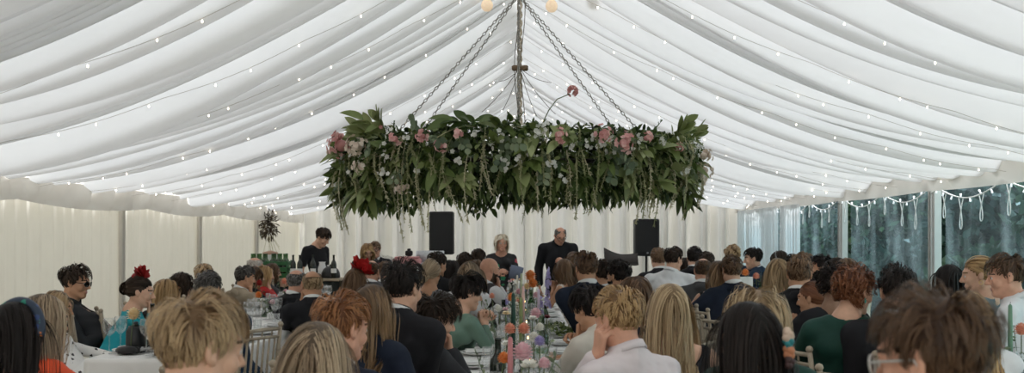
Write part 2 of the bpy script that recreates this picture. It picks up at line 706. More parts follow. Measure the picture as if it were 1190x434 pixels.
def hair_strands(st, px, r):
    """st: style dict; px = pixels per metre at the person; returns points (N, M, 3)"""
    kind = st['kind']
    L, vol = st['len'], st.get('vol', .02)
    wpx = max(.0022, 1.15 / px)
    area = .075 if kind in ('short', 'ring', 'up') else .09
    n = int(np.clip(st.get('dens', 1.0) * area / wpx / (.03 if L < .12 else .035), 350, 6500))
    M = 9 if L < .12 else 14
    p, u = scalp_points(n, 'long' if kind in ('long', 'up', 'curly') else 'short', st.get('ring'), r)
    n = len(p)
    off = (r.uniform(.1, 1, n) ** .7 if kind not in ('short', 'ring') else r.uniform(.68, 1, n)) * vol
    top = np.clip((p[:, 2] - .02) / .08, 0, 1)
    crown = V(st.get('part', .012), -.075, .105)
    nn = nrm((p - SK_C) / SK_R ** 2)
    if kind in ('short', 'ring'):
        away = p - crown
        fwd = V(st.get('sweep', .3), 1, .1)
        d = nrm(away) * (1 - .55 * top[:, None]) + nrm(fwd) * .75 * top[:, None] * np.sign(p[:, 1:2] + .05)
        d = d + V(0, -.25, -.9) * (1 - top[:, None]) * .7
        g, stiff, liftk = st.get('grav', .12), .85, st.get('lift', .35)
        Ls = (L * (.45 + .75 * top) + .030 * (p[:, 2] < -.02) * (p[:, 1] < -.03)) * r.uniform(.7, 1.15, n)
        off = off * (.25 + .9 * top)
    elif kind == 'up':
        bun = V(*st.get('bun', (0, -.10, -.02)))
        d = bun - p
        g, stiff, liftk = 0, .6, .05
        Ls = np.minimum(np.linalg.norm(bun - p, axis=1) * 1.2, .22)
        off = off * .6
    elif kind == 'curly':
        d = nn * .8 + r.normal(size=(n, 3)) * .5
        g, stiff, liftk = .18, .8, .7
        Ls = L * r.uniform(.6, 1.1, n)
    else:
        part = st.get('part', .0)
        sx = np.sign(p[:, 0] - part)[:, None]
        d = sx * V(1, 0, 0) * np.clip(top[:, None] * 1.2, .0, 1) + V(0, st.get('back', -.35), 0) * (.35 + top[:, None]) + V(0, 0, -1) * (1.15 - top[:, None])
        g, stiff, liftk = .42, .75, .08
        Ls = L * r.uniform(.8, 1.06, n) + .0 * top
    d = d - nn * np.sum(d * nn, 1)[:, None]
    d = nrm(d) + nn * liftk + r.normal(size=(n, 3)) * st.get('mess', .12)
    d = nrm(d)
    P = np.zeros((n, M, 3))
    q = p.copy()
    P[:, 0] = q
    step = (Ls / (M - 1))[:, None]
    for i in range(1, M):
        if kind == 'up':
            tgt = nrm(bun - q)
            d = nrm(d * stiff + tgt * .5)
        d = nrm(d + V(0, 0, -1) * g + r.normal(size=(n, 3)) * st.get('mess', .12) * .25)
        q = q + d * step
        grow = np.clip(i / (M * .35), 0, 1)
        q = push(q, off * grow + .001)
        if kind in ('short', 'ring', 'curly'):
            q = hold(q, off * (.35 + .65 * grow) + .003)
        if kind == 'long':
            face = (q[:, 1] > .045) & (np.abs(q[:, 0]) < .066) & (q[:, 2] < .062) & (q[:, 2] > -.2)
            q[face, 0] = np.where(q[face, 0] > part * 0, 1, -1) * .07
        nd_ = q - P[:, i - 1]
        d = nrm(nd_) * .8 + d * .2
        P[:, i] = q
    # clumping into locks
    ncl = max(12, int(n / st.get('lock', 14)))
    gi = r.choice(n, min(ncl, n), replace=False)
    dd = ((p[:, None] - p[gi][None]) ** 2).sum(-1)
    near = gi[np.argmin(dd, 1)]
    w = np.linspace(0, 1, M) ** 1.3 * st.get('clump', .32 if kind in ('short', 'ring') else .5)
    P = P + (P[near] - P) * w[None, :, None] * .9
    a = st.get('curl', 0)
    if a:
        ph = r.uniform(0, 6.28, n)[near]
        fr = st.get('freq', 26)
        tl = np.linspace(0, 1, M)[None] * Ls[:, None]
        P[:, :, 0] += a * np.sin(fr * tl * 6.28 * .5 + ph[:, None]) * np.clip(tl * 12, 0, 1)
        P[:, :, 1] += a * np.cos(fr * tl * 6.28 * .5 + ph[:, None] * 1.3) * np.clip(tl * 12, 0, 1)
        P[:, :, 2] += a * .6 * np.sin(fr * tl * 6.28 * .37 + ph[:, None] * 2.1) * np.clip(tl * 12, 0, 1)
    if kind == 'up':          # rolled knot of hair
        b = V(*st.get('bun', (0, -.10, -.02)))
        br = st.get('bunr', .04)
        nb = n // 2
        u0 = r.uniform(0, 6.28, nb)
        v0 = r.uniform(0, 6.28, nb)
        t = np.linspace(0, 2.2, M)
        rad = br * r.uniform(.75, 1.05, nb)[:, None]
        ang = u0[:, None] + t[None] * 1.0
        el = np.sin(v0)[:, None] * 1.25 + .35 * np.sin(ang * 2 + v0[:, None])
        B = np.stack([b[0] + rad * np.cos(el) * np.cos(ang), b[1] - .012 + rad * .8 * np.sin(el), b[2] + rad * np.cos(el) * np.sin(ang)], -1)
        P = np.concatenate([P, B])
        near = np.concatenate([near, (v0 * 40).astype(int) + 7])
    return P, wpx * (1.25 if px < 200 else 1.05), near


def ribbons(mb, P, w, near, r, ctr):
    n, M = P.shape[:2]
    tg = nrm(np.gradient(P, axis=1))
    out = nrm(P - ctr)
    sd = nrm(np.cross(tg, out) + r.normal(size=(n, 1, 3)) * .25)
    pr = w * np.interp(np.linspace(0, 1, M), [0, .5, .85, 1], [.9, 1, .85, .45])
    A = P - sd * pr[None, :, None] * .5
    B = P + sd * pr[None, :, None] * .5
    vs = np.stack([A, B], 2).reshape(-1, 3)
    o = (np.arange(n) * M * 2)[:, None] + (np.arange(M - 1) * 2)[None]
    o = o.ravel()
    q = np.stack([o, o + 1, o + 3, o + 2], 1)
    hsh = (np.sin(near * 12.9898) * 43758.5453) % 1.0
    ux = np.clip(.55 * hsh + .45 * r.uniform(0, 1, n), 0.01, .99)
    uv = np.zeros((n, M, 2, 2))
    uv[..., 0] = ux[:, None, None]
    uv[..., 1] = np.linspace(0, 1, M)[None, :, None]
    mb.add(vs, q, uv=uv.reshape(-1, 2))


def hair_cap(mb, st, ringk):
    n, k = 36, 24
    ph = np.linspace(0, PI, k)
    th = np.arange(n) * 2 * PI / n
    vs = np.stack([np.outer(np.sin(ph), np.cos(th)), np.outer(np.sin(ph), np.sin(th)), np.outer(np.cos(ph), np.ones(n))], -1).reshape(-1, 3)
    p = SK_C + SK_R * vs * (1.0 + .02)
    q = np.array([(i * n + j, (i + 1) * n + j, (i + 1) * n + (j + 1) % n, i * n + (j + 1) % n) for i in range(k - 1) for j in range(n)])
    c = p[q].mean(1)
    ok = c[:, 2] > hairline(c[:, 1], 'long' if st['kind'] in ('long', 'up', 'curly') else 'short') + .004
    if ringk:
        ok &= ~(((c[:, 0] / .062) ** 2 + ((c[:, 1] + ringk[1]) / .085) ** 2 < 1) & (c[:, 2] > ringk[0]))
        ok &= c[:, 1] < .05
    uv = np.zeros((len(p), 2))
    uv[:, 0] = .05
    mb.add(p, q[ok], uv=uv)


HAIRC = {   # dark, mid, light strands, tips
    'black': ((.010, .008, .007), (.016, .012, .011), (.030, .022, .019), (.022, .016, .014)),
    'dark': ((.016, .010, .007), (.030, .019, .013), (.052, .034, .024), (.040, .026, .018)),
    'brown': ((.042, .020, .010), (.085, .044, .022), (.145, .080, .042), (.120, .066, .036)),
    'midbrown': ((.075, .038, .019), (.140, .078, .040), (.215, .125, .068), (.180, .105, .056)),
    'highlight': ((.060, .034, .018), (.140, .080, .040), (.320, .195, .100), (.440, .285, .150)),
    'darkblonde': ((.120, .072, .036), (.250, .160, .080), (.420, .285, .155), (.440, .310, .180)),
    'blonde': ((.160, .100, .050), (.380, .260, .140), (.620, .460, .280), (.600, .450, .280)),
    'streaked': ((.060, .040, .025), (.300, .205, .125), (.560, .430, .290), (.540, .410, .280)),
    'golden': ((.150, .078, .030), (.330, .190, .078), (.540, .350, .165), (.540, .360, .180)),
    'sandy': ((.130, .072, .034), (.290, .180, .090), (.560, .390, .215), (.620, .450, .270)),
    'ginger': ((.120, .042, .014), (.250, .095, .032), (.400, .180, .072), (.360, .160, .064)),
    'auburn': ((.070, .022, .010), (.150, .050, .020), (.260, .100, .045), (.230, .090, .042)),
    'paleblonde': ((.480, .380, .250), (.700, .590, .420), (.840, .750, .600), (.82, .74, .60)),
    'grey': ((.060, .055, .050), (.130, .120, .110), (.260, .245, .230), (.220, .210, .195)),
    'darkgrey': ((.024, .020, .018), (.055, .048, .043), (.120, .108, .098), (.090, .082, .075)),
    'white': ((.300, .270, .240), (.480, .440, .400), (.650, .610, .560), (.600, .560, .520)),
}


def hair_mat(k):
    d, m_, l, t = HAIRC[k]
    dk = k in ('black', 'dark')
    return uv_mat('hair_' + k, [(0, d), (.45, m_), (.8, l), (1, l)], rough=.5 if dk else .42, tip=t, spec=.16 if dk else .3, tipmix=.55)


STYLES = {
    'short': dict(kind='short', len=.055, vol=.022, lift=.15),
    'quiff': dict(kind='short', len=.085, vol=.040, lift=.45, sweep=.1, grav=.05),
    'mop': dict(kind='short', len=.085, vol=.034, lift=.15, mess=.10, grav=.2),
    'crop': dict(kind='short', len=.024, vol=.010, lift=.3),
    'wavy': dict(kind='short', len=.075, vol=.032, lift=.2, mess=.2, curl=.004),
    'ring': dict(kind='ring', len=.035, vol=.012, ring=(.045, .0)),
    'thin': dict(kind='ring', len=.040, vol=.012, ring=(.085, .03)),
    'curly': dict(kind='curly', len=.11, vol=.05, curl=.012, freq=34, clump=.8, lock=20, mess=.2),
    'afro': dict(kind='curly', len=.075, vol=.045, curl=.006, freq=60, clump=.5, mess=.3),
    'bob': dict(kind='long', len=.22, vol=.030, back=-.2),
    'shag': dict(kind='long', len=.20, vol=.040, mess=.20, curl=.006, freq=30, back=-.3, clump=.45),
    'wavybob': dict(kind='long', len=.24, vol=.040, mess=.2, curl=.012, freq=22, clump=.85, lock=20),
    'long': dict(kind='long', len=.44, vol=.026, clump=.6, lock=22),
    'longwavy': dict(kind='long', len=.46, vol=.030, curl=.010, freq=9, clump=.75, lock=26, mess=.1),
    'up': dict(kind='up', len=.2, vol=.014, bun=(0, -.105, -.025), bunr=.042),
    'lowbun': dict(kind='up', len=.2, vol=.018, bun=(.0, -.095, -.055), bunr=.038),
    'bigup': dict(kind='up', len=.2, vol=.034, clump=.35, lock=6, bun=(.0, -.10, .02), bunr=.055),
}

PEOPLE = []


def person(d):
    """d: the row of the guest table; builds body, clothes, hair, extras"""
    r = np.random.default_rng(int(d['px'] * 7 + d['top']))
    s_px = d['s']
    fem = d.get('f', False)
    sc = (.955 if fem else 1.0) * d.get('hs', 1.0)
    stand = d.get('stand', False)
    X = (d['px'] - VX) / s_px
    Y = F / s_px
    ztop = CAMZ - (d['top'] - HY) / s_px
    st = dict(STYLES[d['style']]) if d.get('style') else None
    if st:
        st.update(d.get('hair', {}))
    yaw, pitch, roll = math.radians(d['yaw']), math.radians(d.get('pitch', 8)), math.radians(d.get('roll', 0))
    R = rot(yaw, pitch, roll)
    head = V(X, Y, ztop - (.122 + (st.get('vol', 0) * .7 if st else 0)) * sc)
    hfwd = R @ V(0, 1, 0)
    fine = s_px > 180
    hb = float(np.clip(2.2 / s_px, .0085, .015))
    hh = float(np.clip(1.3 / s_px, .0036, .0085))
    # skeleton
    tyaw = math.radians(d.get('tyaw', d['yaw'] * .6))
    T = rot(tyaw)
    lat, fwd = T @ V(1, 0, 0), T @ V(0, 1, 0)
    Nk = head + R @ (V(0, -.032, -.158) * sc)
    hipz = .93 if stand else .535
    cx, cy = d['seat']
    Hp = V(cx, cy, hipz)
    if stand:
        Hp = V(X, Y, hipz * (ztop / 1.75)) - fwd * .05
    sw = (.165 if fem else .195) * d.get('w', 1)
    g = d.get('w', 1)
    S = {q: Nk - V(0, 0, .062) + lat * q * sw - fwd * .01 for q in (-1, 1)}
    Cc = Hp + (Nk - Hp) * .72 - fwd * .015
    Wc = Hp + (Nk - Hp) * .38
    Ub = Nk - V(0, 0, .07)
    torso = []
    cr = (.082 if fem else .098) * g
    wr = (.074 if fem else .092) * g
    up_ = nrm(Ub - Hp)
    fw_ = nrm(np.cross(up_, lat))
    TT = np.stack([np.cross(fw_, up_), fw_, up_], 1)
    mid = Hp + (Ub - Hp) * .62
    ln_ = np.linalg.norm(Ub - Hp)
    torso.append(ell(mid, V((.128 if fem else .160) * g, (.092 if fem else .112) * g, ln_ * .52), TT, .04))
    torso.append(ell(Hp + up_ * .02, V(.165 * g, .118 * g, .15), TT, .05))
    torso.append(cap(Hp, mid, .085, .08, .03))
    torso.append(cap(Ub - lat * sw * .70, Ub + lat * sw * .70, .050, .050, .04))
    torso.append(cap(Ub - V(0, 0, .06) - lat * sw * .55 - fwd * .02, Ub - V(0, 0, .06) + lat * sw * .55 - fwd * .02, .062 * g, .062 * g, .04))
    for q in (-1, 1):
        torso.append(cap(Nk + V(0, 0, .002) - fwd * .012, S[q] - lat * q * .03 + V(0, 0, .012), .042, .038, .03))
        if fem:
            torso.append(ell(Cc + fwd * .075 + lat * q * .072 + V(0, 0, .005), V(.055, .045, .052), T, .03))
    neckr = (.049 if fem else .058)
    neck = [cap(head + R @ (V(0, -.018, -.06) * sc), Nk + V(0, 0, -.03), neckr * sc, neckr * 1.1 * sc, .03)]
    nax = nrm(head + R @ (V(0, -.018, -.06) * sc) - Nk)
    hl_ = nrm(np.cross(hfwd, nax))
    NT = np.stack([hl_, np.cross(nax, hl_), nax], 1)
    # arms
    al1, al2 = (.27, .235) if fem else (.295, .255)
    armu, armf, hands, wr_ = [], [], [], {}
    for q in (-1, 1):
        pose = d.get('pose', ('rest', 'rest'))[0 if q < 0 else 1]
        n = None
        tdir = d.get('table', 1)              # which way the table lies (+1 right, -1 left)
        if pose == 'chin':
            b = head + R @ (V(q * .035, .085, -.175) * sc)
            hd = nrm(head + R @ V(q * .045, .085, -.06) - b)
            pole = V(0, 0, -1) + lat * q * .5 + fwd * .3
            n, curl = -hfwd + R @ V(-q * .5, 0, 0), 1.0
        elif pose == 'mouth':
            b = head + R @ (V(q * .030, .120, -.155) * sc)
            hd = nrm(R @ V(-q * .15, -.15, 1))
            pole = V(0, 0, -1) + lat * q * .45 + fwd * .3
            n, curl = -hfwd, .75
        elif pose == 'cheek':
            b = head + R @ (V(q * .085, .060, -.135) * sc)
            hd = nrm(R @ V(q * .02, -.10, 1))
            pole = V(0, 0, -1) + lat * q * .3 + fwd * .5
            n, curl = R @ V(-q, -.3, 0), .75
        elif pose == 'clasp':
            b = head + R @ (V(q * .040, .16, -.20) * sc)
            hd = nrm(R @ V(-q * .35, .10, 1))
            pole = V(0, 0, -1) + lat * q * .5
            n, curl = R @ V(-q, .1, 0), .8
        elif pose == 'low':
            b = Nk + fwd * .30 + lat * q * .05 - V(0, 0, .24)
            hd = nrm(fwd * .8 - lat * q * .5 + V(0, 0, .2))
            pole = V(0, 0, -1) + lat * q * .6
            n, curl = -lat * q + V(0, 0, -.3), .7
        elif pose == 'forward':
            b = V(0, 0, .80) + (Nk + fwd * .42 + lat * q * .10) * V(1, 1, 0)
            hd = nrm(fwd * .9 - lat * q * .4)
            pole = V(0, 0, -1) + lat * q * .7
            n, curl = V(0, 0, -1), .35
        elif pose == 'side':
            b = S[q] + V(0, 0, -.52) + lat * q * .06 + fwd * .06
            hd = nrm(V(0, 0, -1) + fwd * .15)
            pole = -fwd + lat * q * .4
            n, curl = -lat * q, .4
        else:
            b = Hp + fwd * .30 + lat * q * .10 + V(0, 0, .13)
            hd = nrm(fwd - lat * q * .3)
            pole = -fwd * .3 + lat * q + V(0, 0, -.6)
            n, curl = V(0, 0, -1), .4
        e, b = ik(S[q], b, al1, al2, pole)
        armu.append(cap(S[q], e, .050 * g if not fem else .042, .040 if not fem else .033, .03))
        armf.append(cap(e, b, .040 if not fem else .034, .027 if not fem else .023, .015))
        hs_ = .92 if fem else 1.02
        hands.append(hand_prims(b + nrm(b - e) * .012, nrm(hd * .75 + nrm(b - e) * .4), n, q, curl, hs_))
        wr_[q] = (e, b)
    # legs
    legs, feet = [], []
    lyaw = math.radians(d.get('lyaw', 0))
    LT = rot(lyaw)
    ll, lf = LT @ V(1, 0, 0), LT @ V(0, 1, 0)
    shoe = []
    for q in (-1, 1):
        if stand:
            k_ = Hp * V(1, 1, .53) + ll * q * .10 + lf * .03
            a_ = Hp * V(1, 1, 0) + ll * q * .11 + V(0, 0, .09)
        else:
            k_ = Hp + lf * .40 + ll * q * .10 - V(0, 0, .02)
            a_ = k_ * V(1, 1, 0) + lf * (.0 if q > 0 else -.06) + V(0, 0, .09)
        legs.append(cap(Hp + ll * q * .085, k_, .088 if not fem else .084, .056, .05))
        legs.append(cap(k_, a_, .054, .036, .03))
        shoe.append(cap(a_ - lf * .02 - V(0, 0, .040), a_ + lf * .14 - V(0, 0, .052), .042, .034, .03))
    # ---- body: one continuous skin mesh (refined at head and hands)
    mb = MB()
    v, q = surface(torso + neck + armu + armf + legs + [cap(head, head - V(0, 0, .02), .06, .06, .03)] + shoe, hb, infl=-.004)
    mb.add(v, q)
    hp = head_prims(R, head, sc, fem)
    v, q = surface(hp + neck + [cap(Nk, Ub, .055, .06, .05)] + [cap(Nk - fwd * .01, S[z] - lat * z * .06, .036, .036, .05) for z in (-1, 1)], hh)
    lv = (v - head) @ R / sc
    fc = lv[q].mean(1)
    m = np.zeros(len(q), int)
    m[((fc[:, 1] > .080) & (np.abs(fc[:, 0]) < .021 - np.abs(fc[:, 2] + .0645) * .9) & (np.abs(fc[:, 2] + .0645) < .0095))] = 1
    ex = np.hypot(np.abs(fc[:, 0]) - .031, fc[:, 2] - .004)
    m[(fc[:, 1] > .07) & (ex < .0115) & (np.abs(fc[:, 2] - .004) < .0055)] = 2
    m[(fc[:, 1] > .07) & (ex < .0062)] = 3
    m[(fc[:, 1] > .06) & (np.abs(fc[:, 2] - (.030 - .15 * np.abs(np.abs(fc[:, 0]) - .032))) < .0045) & (np.abs(fc[:, 0]) < .05) & (np.abs(fc[:, 0]) > .013)] = 3
    if d.get('beard'):
        bz = np.interp(np.abs(fc[:, 0]), [0, .03, .06, .075], [-.045, -.050, -.035, .0])
        m[(fc[:, 2] < bz) & (fc[:, 2] > -.125) & (fc[:, 1] > .005) & (m != 1)] = 3
    mb.add(v, q, m=m)
    showh = d.get('pose') or d.get('hands')
    for k in (0, 1):
        e, b = wr_[(-1, 1)[k]]
        v, q = surface(hands[k] + [cap(e + (b - e) * .8, b, .028 if fem else .031, .024 if fem else .027, .02)], float(np.clip(.9 / s_px, .0038, .0065)))
        mb.add(v, q)
    root = Hp * V(1, 1, 0)
    hk = d.get('hc', 'dark')
    o = mb.build('person', [skin(d.get('skin', 'fair')), mat('lip', (.50, .22, .18), .4), mat('eye_white', (.62, .60, .57), .3),
                            hair_mat(hk) if hk != 'none' else mat('brow', (.1, .07, .05))], loc=root)
    tag(o, d['label'], 'person', d.get('group', 'guests at the long tables'))

    def part(mb_, name, m_, lab=None, smooth=True):
        ob = mb_.build(name, m_, None, smooth, loc=root)
        ob.location = (0, 0, 0)
        ob.parent = o
        if lab:
            ob['label'] = lab
        return ob
    # ---- clothes
    top = d.get('wear', 'shirt')
    tm = d['tm']
    infl = {'jacket': .020, 'shirt': .011, 'tee': .009, 'dress': .007, 'strap': .006, 'knit': .013}[top]
    sd = int(d['px'])
    amp = {'jacket': .004, 'shirt': .006, 'tee': .004, 'dress': .004, 'strap': .002, 'knit': .004}[top]

    nkp = cap(Nk - nax * .035, Nk + nax * .012, neckr * 1.12 * sc, neckr * 1.06 * sc, .03)

    def folds(f, X_):
        return f + amp * noise3(X_, 18, sd) + amp * .4 * noise3(X_, 45, sd + 1)
    P = list(torso)
    if top in ('jacket', 'shirt', 'knit', 'dress'):
        P += armu
        for pz in armf:
            a, b = pz[1], pz[2]
            e = b - (b - a) * (.10 if top != 'dress' or d.get('sleeve', 1) > .9 else .9)
            P.append(cap(a, e, pz[3] + .002, pz[4] + (.006 if top != 'dress' else .002), pz[5]))
    elif top == 'tee':
        for pz in armu:
            P.append(cap(pz[1], pz[1] + (pz[2] - pz[1]) * .62, pz[3] + .004, pz[4] + .01, .03))
    if top == 'strap':
        P.append(sub(ell(Nk + V(0, 0, -.02), V(.13, .14, .115), None, .01)))
        P = [p for p in P if not (p[0] == 'c' and p[3] == .040)]
    elif top == 'dress':
        P.append(sub(ell(Nk + V(0, 0, .03) + fwd * .02, V(.088, .10, .060), None, .01)))
    elif top == 'tee' or top == 'knit':
        P.append(sub(ell(Nk + V(0, 0, .035), V(.078, .088, .06), None, .01)))
    else:
        P.append(nkp)
        P.append(sub(ell(Nk + nax * .085 + fwd * .022, V(.064, .074, .060), None, .008)))
        if d.get('vneck'):
            P.append(sub(ell(Nk + V(0, 0, -.03) + fwd * .13, V(.045, .05, .12), None, .008)))
    if stand and top == 'jacket' or d.get('long_top'):
        P.append(cap(Hp - V(0, 0, .1) - lat * .05, Hp - V(0, 0, .1) + lat * .05, .125, .125, .05))
    v, q = surface(P, max(hb * .85, .008), infl=infl, post=folds)
    c_ = MB().add(v, q)
    garment = {'jacket': 'jacket', 'shirt': 'shirt', 'tee': 't_shirt', 'dress': 'dress', 'strap': 'dress', 'knit': 'jumper'}[top]
    part(c_, garment, tm)
    nr = neckr * 1.12 * sc
    if top in ('jacket', 'shirt') and not d.get('nocollar'):
        # stand-and-fall collar wrapped round the neck, open at the throat
        cm = d.get('cm', mat('white_cotton', (.78, .78, .77), .8, .03)) if top == 'jacket' else tm
        th = np.linspace(-2.55, 2.55, 28) - PI / 2
        cb = MB()
        prof = ((.002, -.050), (.004, .010), (.010, .012), (.019, -.022)) if top == 'shirt' else ((.002, -.045), (.004, .016), (.012, .016), (.020, -.030))
        nr = neckr * 1.12 * sc
        G = np.array([[(nr + pr_) * V(math.cos(t_), math.sin(t_) * 1.06, 0) + V(0, .004, pz_ - .012 * math.sin(t_)) for pr_, pz_ in prof] for t_ in th])
        G = (G @ NT.T) + Nk + nax * .040
        cb.grid(G)
        ob = part(cb, 'shirt_collar' if top == 'jacket' else 'collar', cm)
        md = ob.modifiers.new('solid', 'SOLIDIFY')
        md.thickness = .003
    if top == 'jacket':
        th = np.linspace(-2.2, 2.2, 26) - PI / 2
        jc = MB()
        prof = ((.004, -.062), (.016, -.018), (.024, -.016), (.040, -.058), (.036, -.075))
        G = np.array([[(nr + pr_) * V(math.cos(t_) * 1.05, math.sin(t_) * 1.10, 0) + V(0, .006, pz_ - .020 * math.sin(t_) - .012) for pr_, pz_ in prof] for t_ in th])
        G = (G @ NT.T) + Nk + nax * .034
        jc.grid(G)
        part(jc, 'jacket_collar', tm)
        for k in (0, 1):
            cb = MB()
            e, b = wr_[(-1, 1)[k]]
            u_ = nrm(b - e)
            cb.tube([b - u_ * .05, b - u_ * .012], [.034, .034], 12)
            part(cb, 'shirt_cuff', mat('white_cotton', (.78, .78, .77), .8, .03))
    if top in ('dress', 'strap'):
        skirt = [cap(z[1], z[2], z[3] + .012, z[4] + .012, .09) for z in legs[::2]]
        if stand:
            skirt += [cap(Hp, Hp * V(1, 1, .35), .14, .19, .05)]
        else:
            skirt += [cap(Hp + lf * .1, Hp + lf * .38, .11, .09, .08)] + [cap(z[1], z[1] + (z[2] - z[1]) * .7, .075, .085, .06) for z in legs[1::2]]
        v, q = surface(skirt, .016, infl=.014)
        part(MB().add(v, q), 'skirt', d.get('bm', tm))
    else:
        v, q = surface(legs, .016, infl=.012)
        part(MB().add(v, q), 'trousers', d.get('bm') or (tm if top == 'jacket' else mat('dark_trousers', (.03, .03, .035), .8)))
    for z in shoe:
        v, q = surface([z], .012, infl=.006)
        part(MB().add(v, q), 'shoe', mat('black_leather', (.02, .018, .016), .35))
    # ---- hair
    if st:
        P3, w, near = hair_strands(st, s_px, r)
        hm = MB()
        ribbons(hm, P3, w, near, r, SK_C)
        hair_cap(hm, st, st.get('ring'))
        vv = [(x * sc) @ R.T + head for x in hm.v]
        hm.v = vv
        part(hm, 'hair', hair_mat(d['hc']))
    if d.get('beard'):
        u = r.uniform(-1, 1, 500)
        z0 = r.uniform(-.115, -.035, 500)
        y0 = np.interp(np.abs(u), [0, .4, .8, 1], [.088, .074, .040, .004]) - (np.abs(z0 + .07) * .25)
        bp = np.stack([u * .064, y0, z0], 1)
        bp = bp[~((np.abs(bp[:, 0]) < .024) & (bp[:, 2] > -.078) & (bp[:, 2] < -.052))]
        dn = nrm(np.stack([bp[:, 0] * 4, np.full(len(bp), .25), np.full(len(bp), -.8)], 1))
        Pb = bp[:, None] + dn[:, None] * np.linspace(0, .022, 4)[None, :, None]
        bmh = MB()
        ribbons(bmh, Pb, max(.004, .9 / s_px), np.arange(len(bp)), r, V(0, 0, -.05))
        bmh.v = [(x * sc) @ R.T + head for x in bmh.v]
        part(bmh, 'beard', hair_mat(d['hc']))

    def HW(p):
        return (np.asarray(p, float) * sc) @ R.T + head
    for ex in d.get('extra', ()):
        if ex == 'glasses' or ex == 'sunglasses' or ex == 'clear_glasses':
            gm = MB()
            for q in (-1, 1):
                t = np.linspace(0, 2 * PI, 18)
                gm.tube(HW(np.stack([q * .034 + .025 * np.cos(t), .106 - .008 * np.cos(t) * q * 1, .002 + .019 * np.sin(t)], 1)), .0024 if ex != 'clear_glasses' else .0030, 6, cap=False)
                gm.tube(HW([(q * .058, .098, .008), (q * .078, .05, .010), (q * .084, -.005, .010), (q * .084, -.018, -.01)]), .0028, 6)
            gm.tube(HW([(-.010, .110, .004), (0, .113, .007), (.010, .110, .004)]), .0022, 6)
            g_ = part(gm, 'glasses', mat('frame_clear', (.55, .53, .50), .25) if ex == 'clear_glasses' else mat('frame_dark', (.015, .013, .012), .25))
            lm = MB()
            for q in (-1, 1):
                t = np.arange(16) * 2 * PI / 16
                ring_ = HW(np.stack([q * .034 + .024 * np.cos(t), .106 - .008 * np.cos(t) * q, .002 + .018 * np.sin(t)], 1))
                lm.add(np.concatenate([ring_, HW([(q * .034, .107, .002)])]), tris=[(i, (i + 1) % 16, 16) for i in range(16)])
            ob = lm.build('lens', glass_mat('lens_dark', (.03, .03, .03), .8) if ex == 'sunglasses' else glass_mat('lens_clear', (.95, .97, .97), .85), loc=root)
            ob.location = (0, 0, 0)
            ob.parent = g_
        elif ex[0] == 'petals':            # ruffled fabric flowers worn on the head: (kind, position, radius, material, count)
            _, pos, rad, pm, cnt = ex
            fm = MB()
            for i in range(cnt):
                a, b_ = r.uniform(0, 6.28), r.uniform(-.3, 1.3)
                dv = V(math.cos(a) * math.cos(b_), math.sin(a) * math.cos(b_), math.sin(b_))
                sdv = nrm(np.cross(dv, V(.3, .2, 1)))
                k = np.linspace(0, 1, 5)
                ww = rad * .5 * np.sin(k * PI * .8 + .3)
                ln = rad * r.uniform(.7, 1.25)
                ctrl = pos + dv * ln * k[:, None] + V(0, 0, 1) * (k ** 2)[:, None] * rad * .2
                G = np.stack([ctrl - sdv * ww[:, None] + dv * .004, ctrl - np.cross(sdv, dv) * .006 * np.sin(k * 9)[:, None], ctrl + sdv * ww[:, None]], 1)
                fm.v_ = 0
                fm.grid(HW(G))
            part(fm, 'hair_flower', pm)
        elif ex[0] == 'band':
            _, pm, y0, rad = ex
            t = np.linspace(-.1, PI + .1, 24)
            bm_ = MB()
            bm_.tube(HW(np.stack([np.cos(t) * (.083 + rad), np.full(24, y0) + .01 * np.sin(t), .03 + np.sin(t) * (.098 + rad) - .02], 1)), .012 + rad * .3, 10)
            part(bm_, 'headband', pm)
        elif ex[0] == 'clip':
            _, pos, pms = ex
            par = None
            for i, pm in enumerate(pms):
                fm = MB()
                for j in range(7):
                    pp = V(*pos) + V(.006 * math.sin(i * 2.1 + j), -.012 - .004 * (j % 3), -.026 * i + .010 * math.cos(j * 2.3))
                    fm.ball(HW([pp])[0], V(.012, .012, .012) * r.uniform(.7, 1.2), 8)
                ob = part(fm, 'hair_clip', pm)
        elif ex == 'earring':
            em = MB()
            for q in (-1, 1):
                em.ball(HW([(q * .083, .0, -.048)])[0], (.006, .010, .014), 8)
            part(em, 'earring', mat('teal_bead', (.10, .45, .38), .3))
        elif ex == 'goldring':
            em = MB()
            for q in (-1, 1):
                t = np.linspace(0, 2 * PI, 14)
                em.tube(HW(np.stack([np.full(14, q * .083), .012 * np.cos(t), -.046 + .012 * np.sin(t)], 1)), .0022, 5, cap=False)
            part(em, 'earring', mat('gold', (.75, .50, .20), .3, metal=1))
        elif ex == 'waistcoat':
            Pw = [p for p in torso] + [sub(ell(Nk + V(0, 0, .02), V(.085, .10, .11), None, .01))]
            v, q = surface(Pw, max(hb, .009), infl=.020)
            part(MB().add(v, q), 'waistcoat', mat('waistcoat', (.035, .03, .032), .8))
    d['head'], d['wr'], d['Hp'], d['Nk'], d['R'] = head, wr_, Hp, Nk, R
    PEOPLE.append(d)
    return o
# ------------------------------------------------------------------ the marquee
YB, YF = 20.3, -4.0            # far gable, near gable
WX = 4.5
RZ = 3.93


def eave(side):
    return 2.09 if side < 0 else 2.22


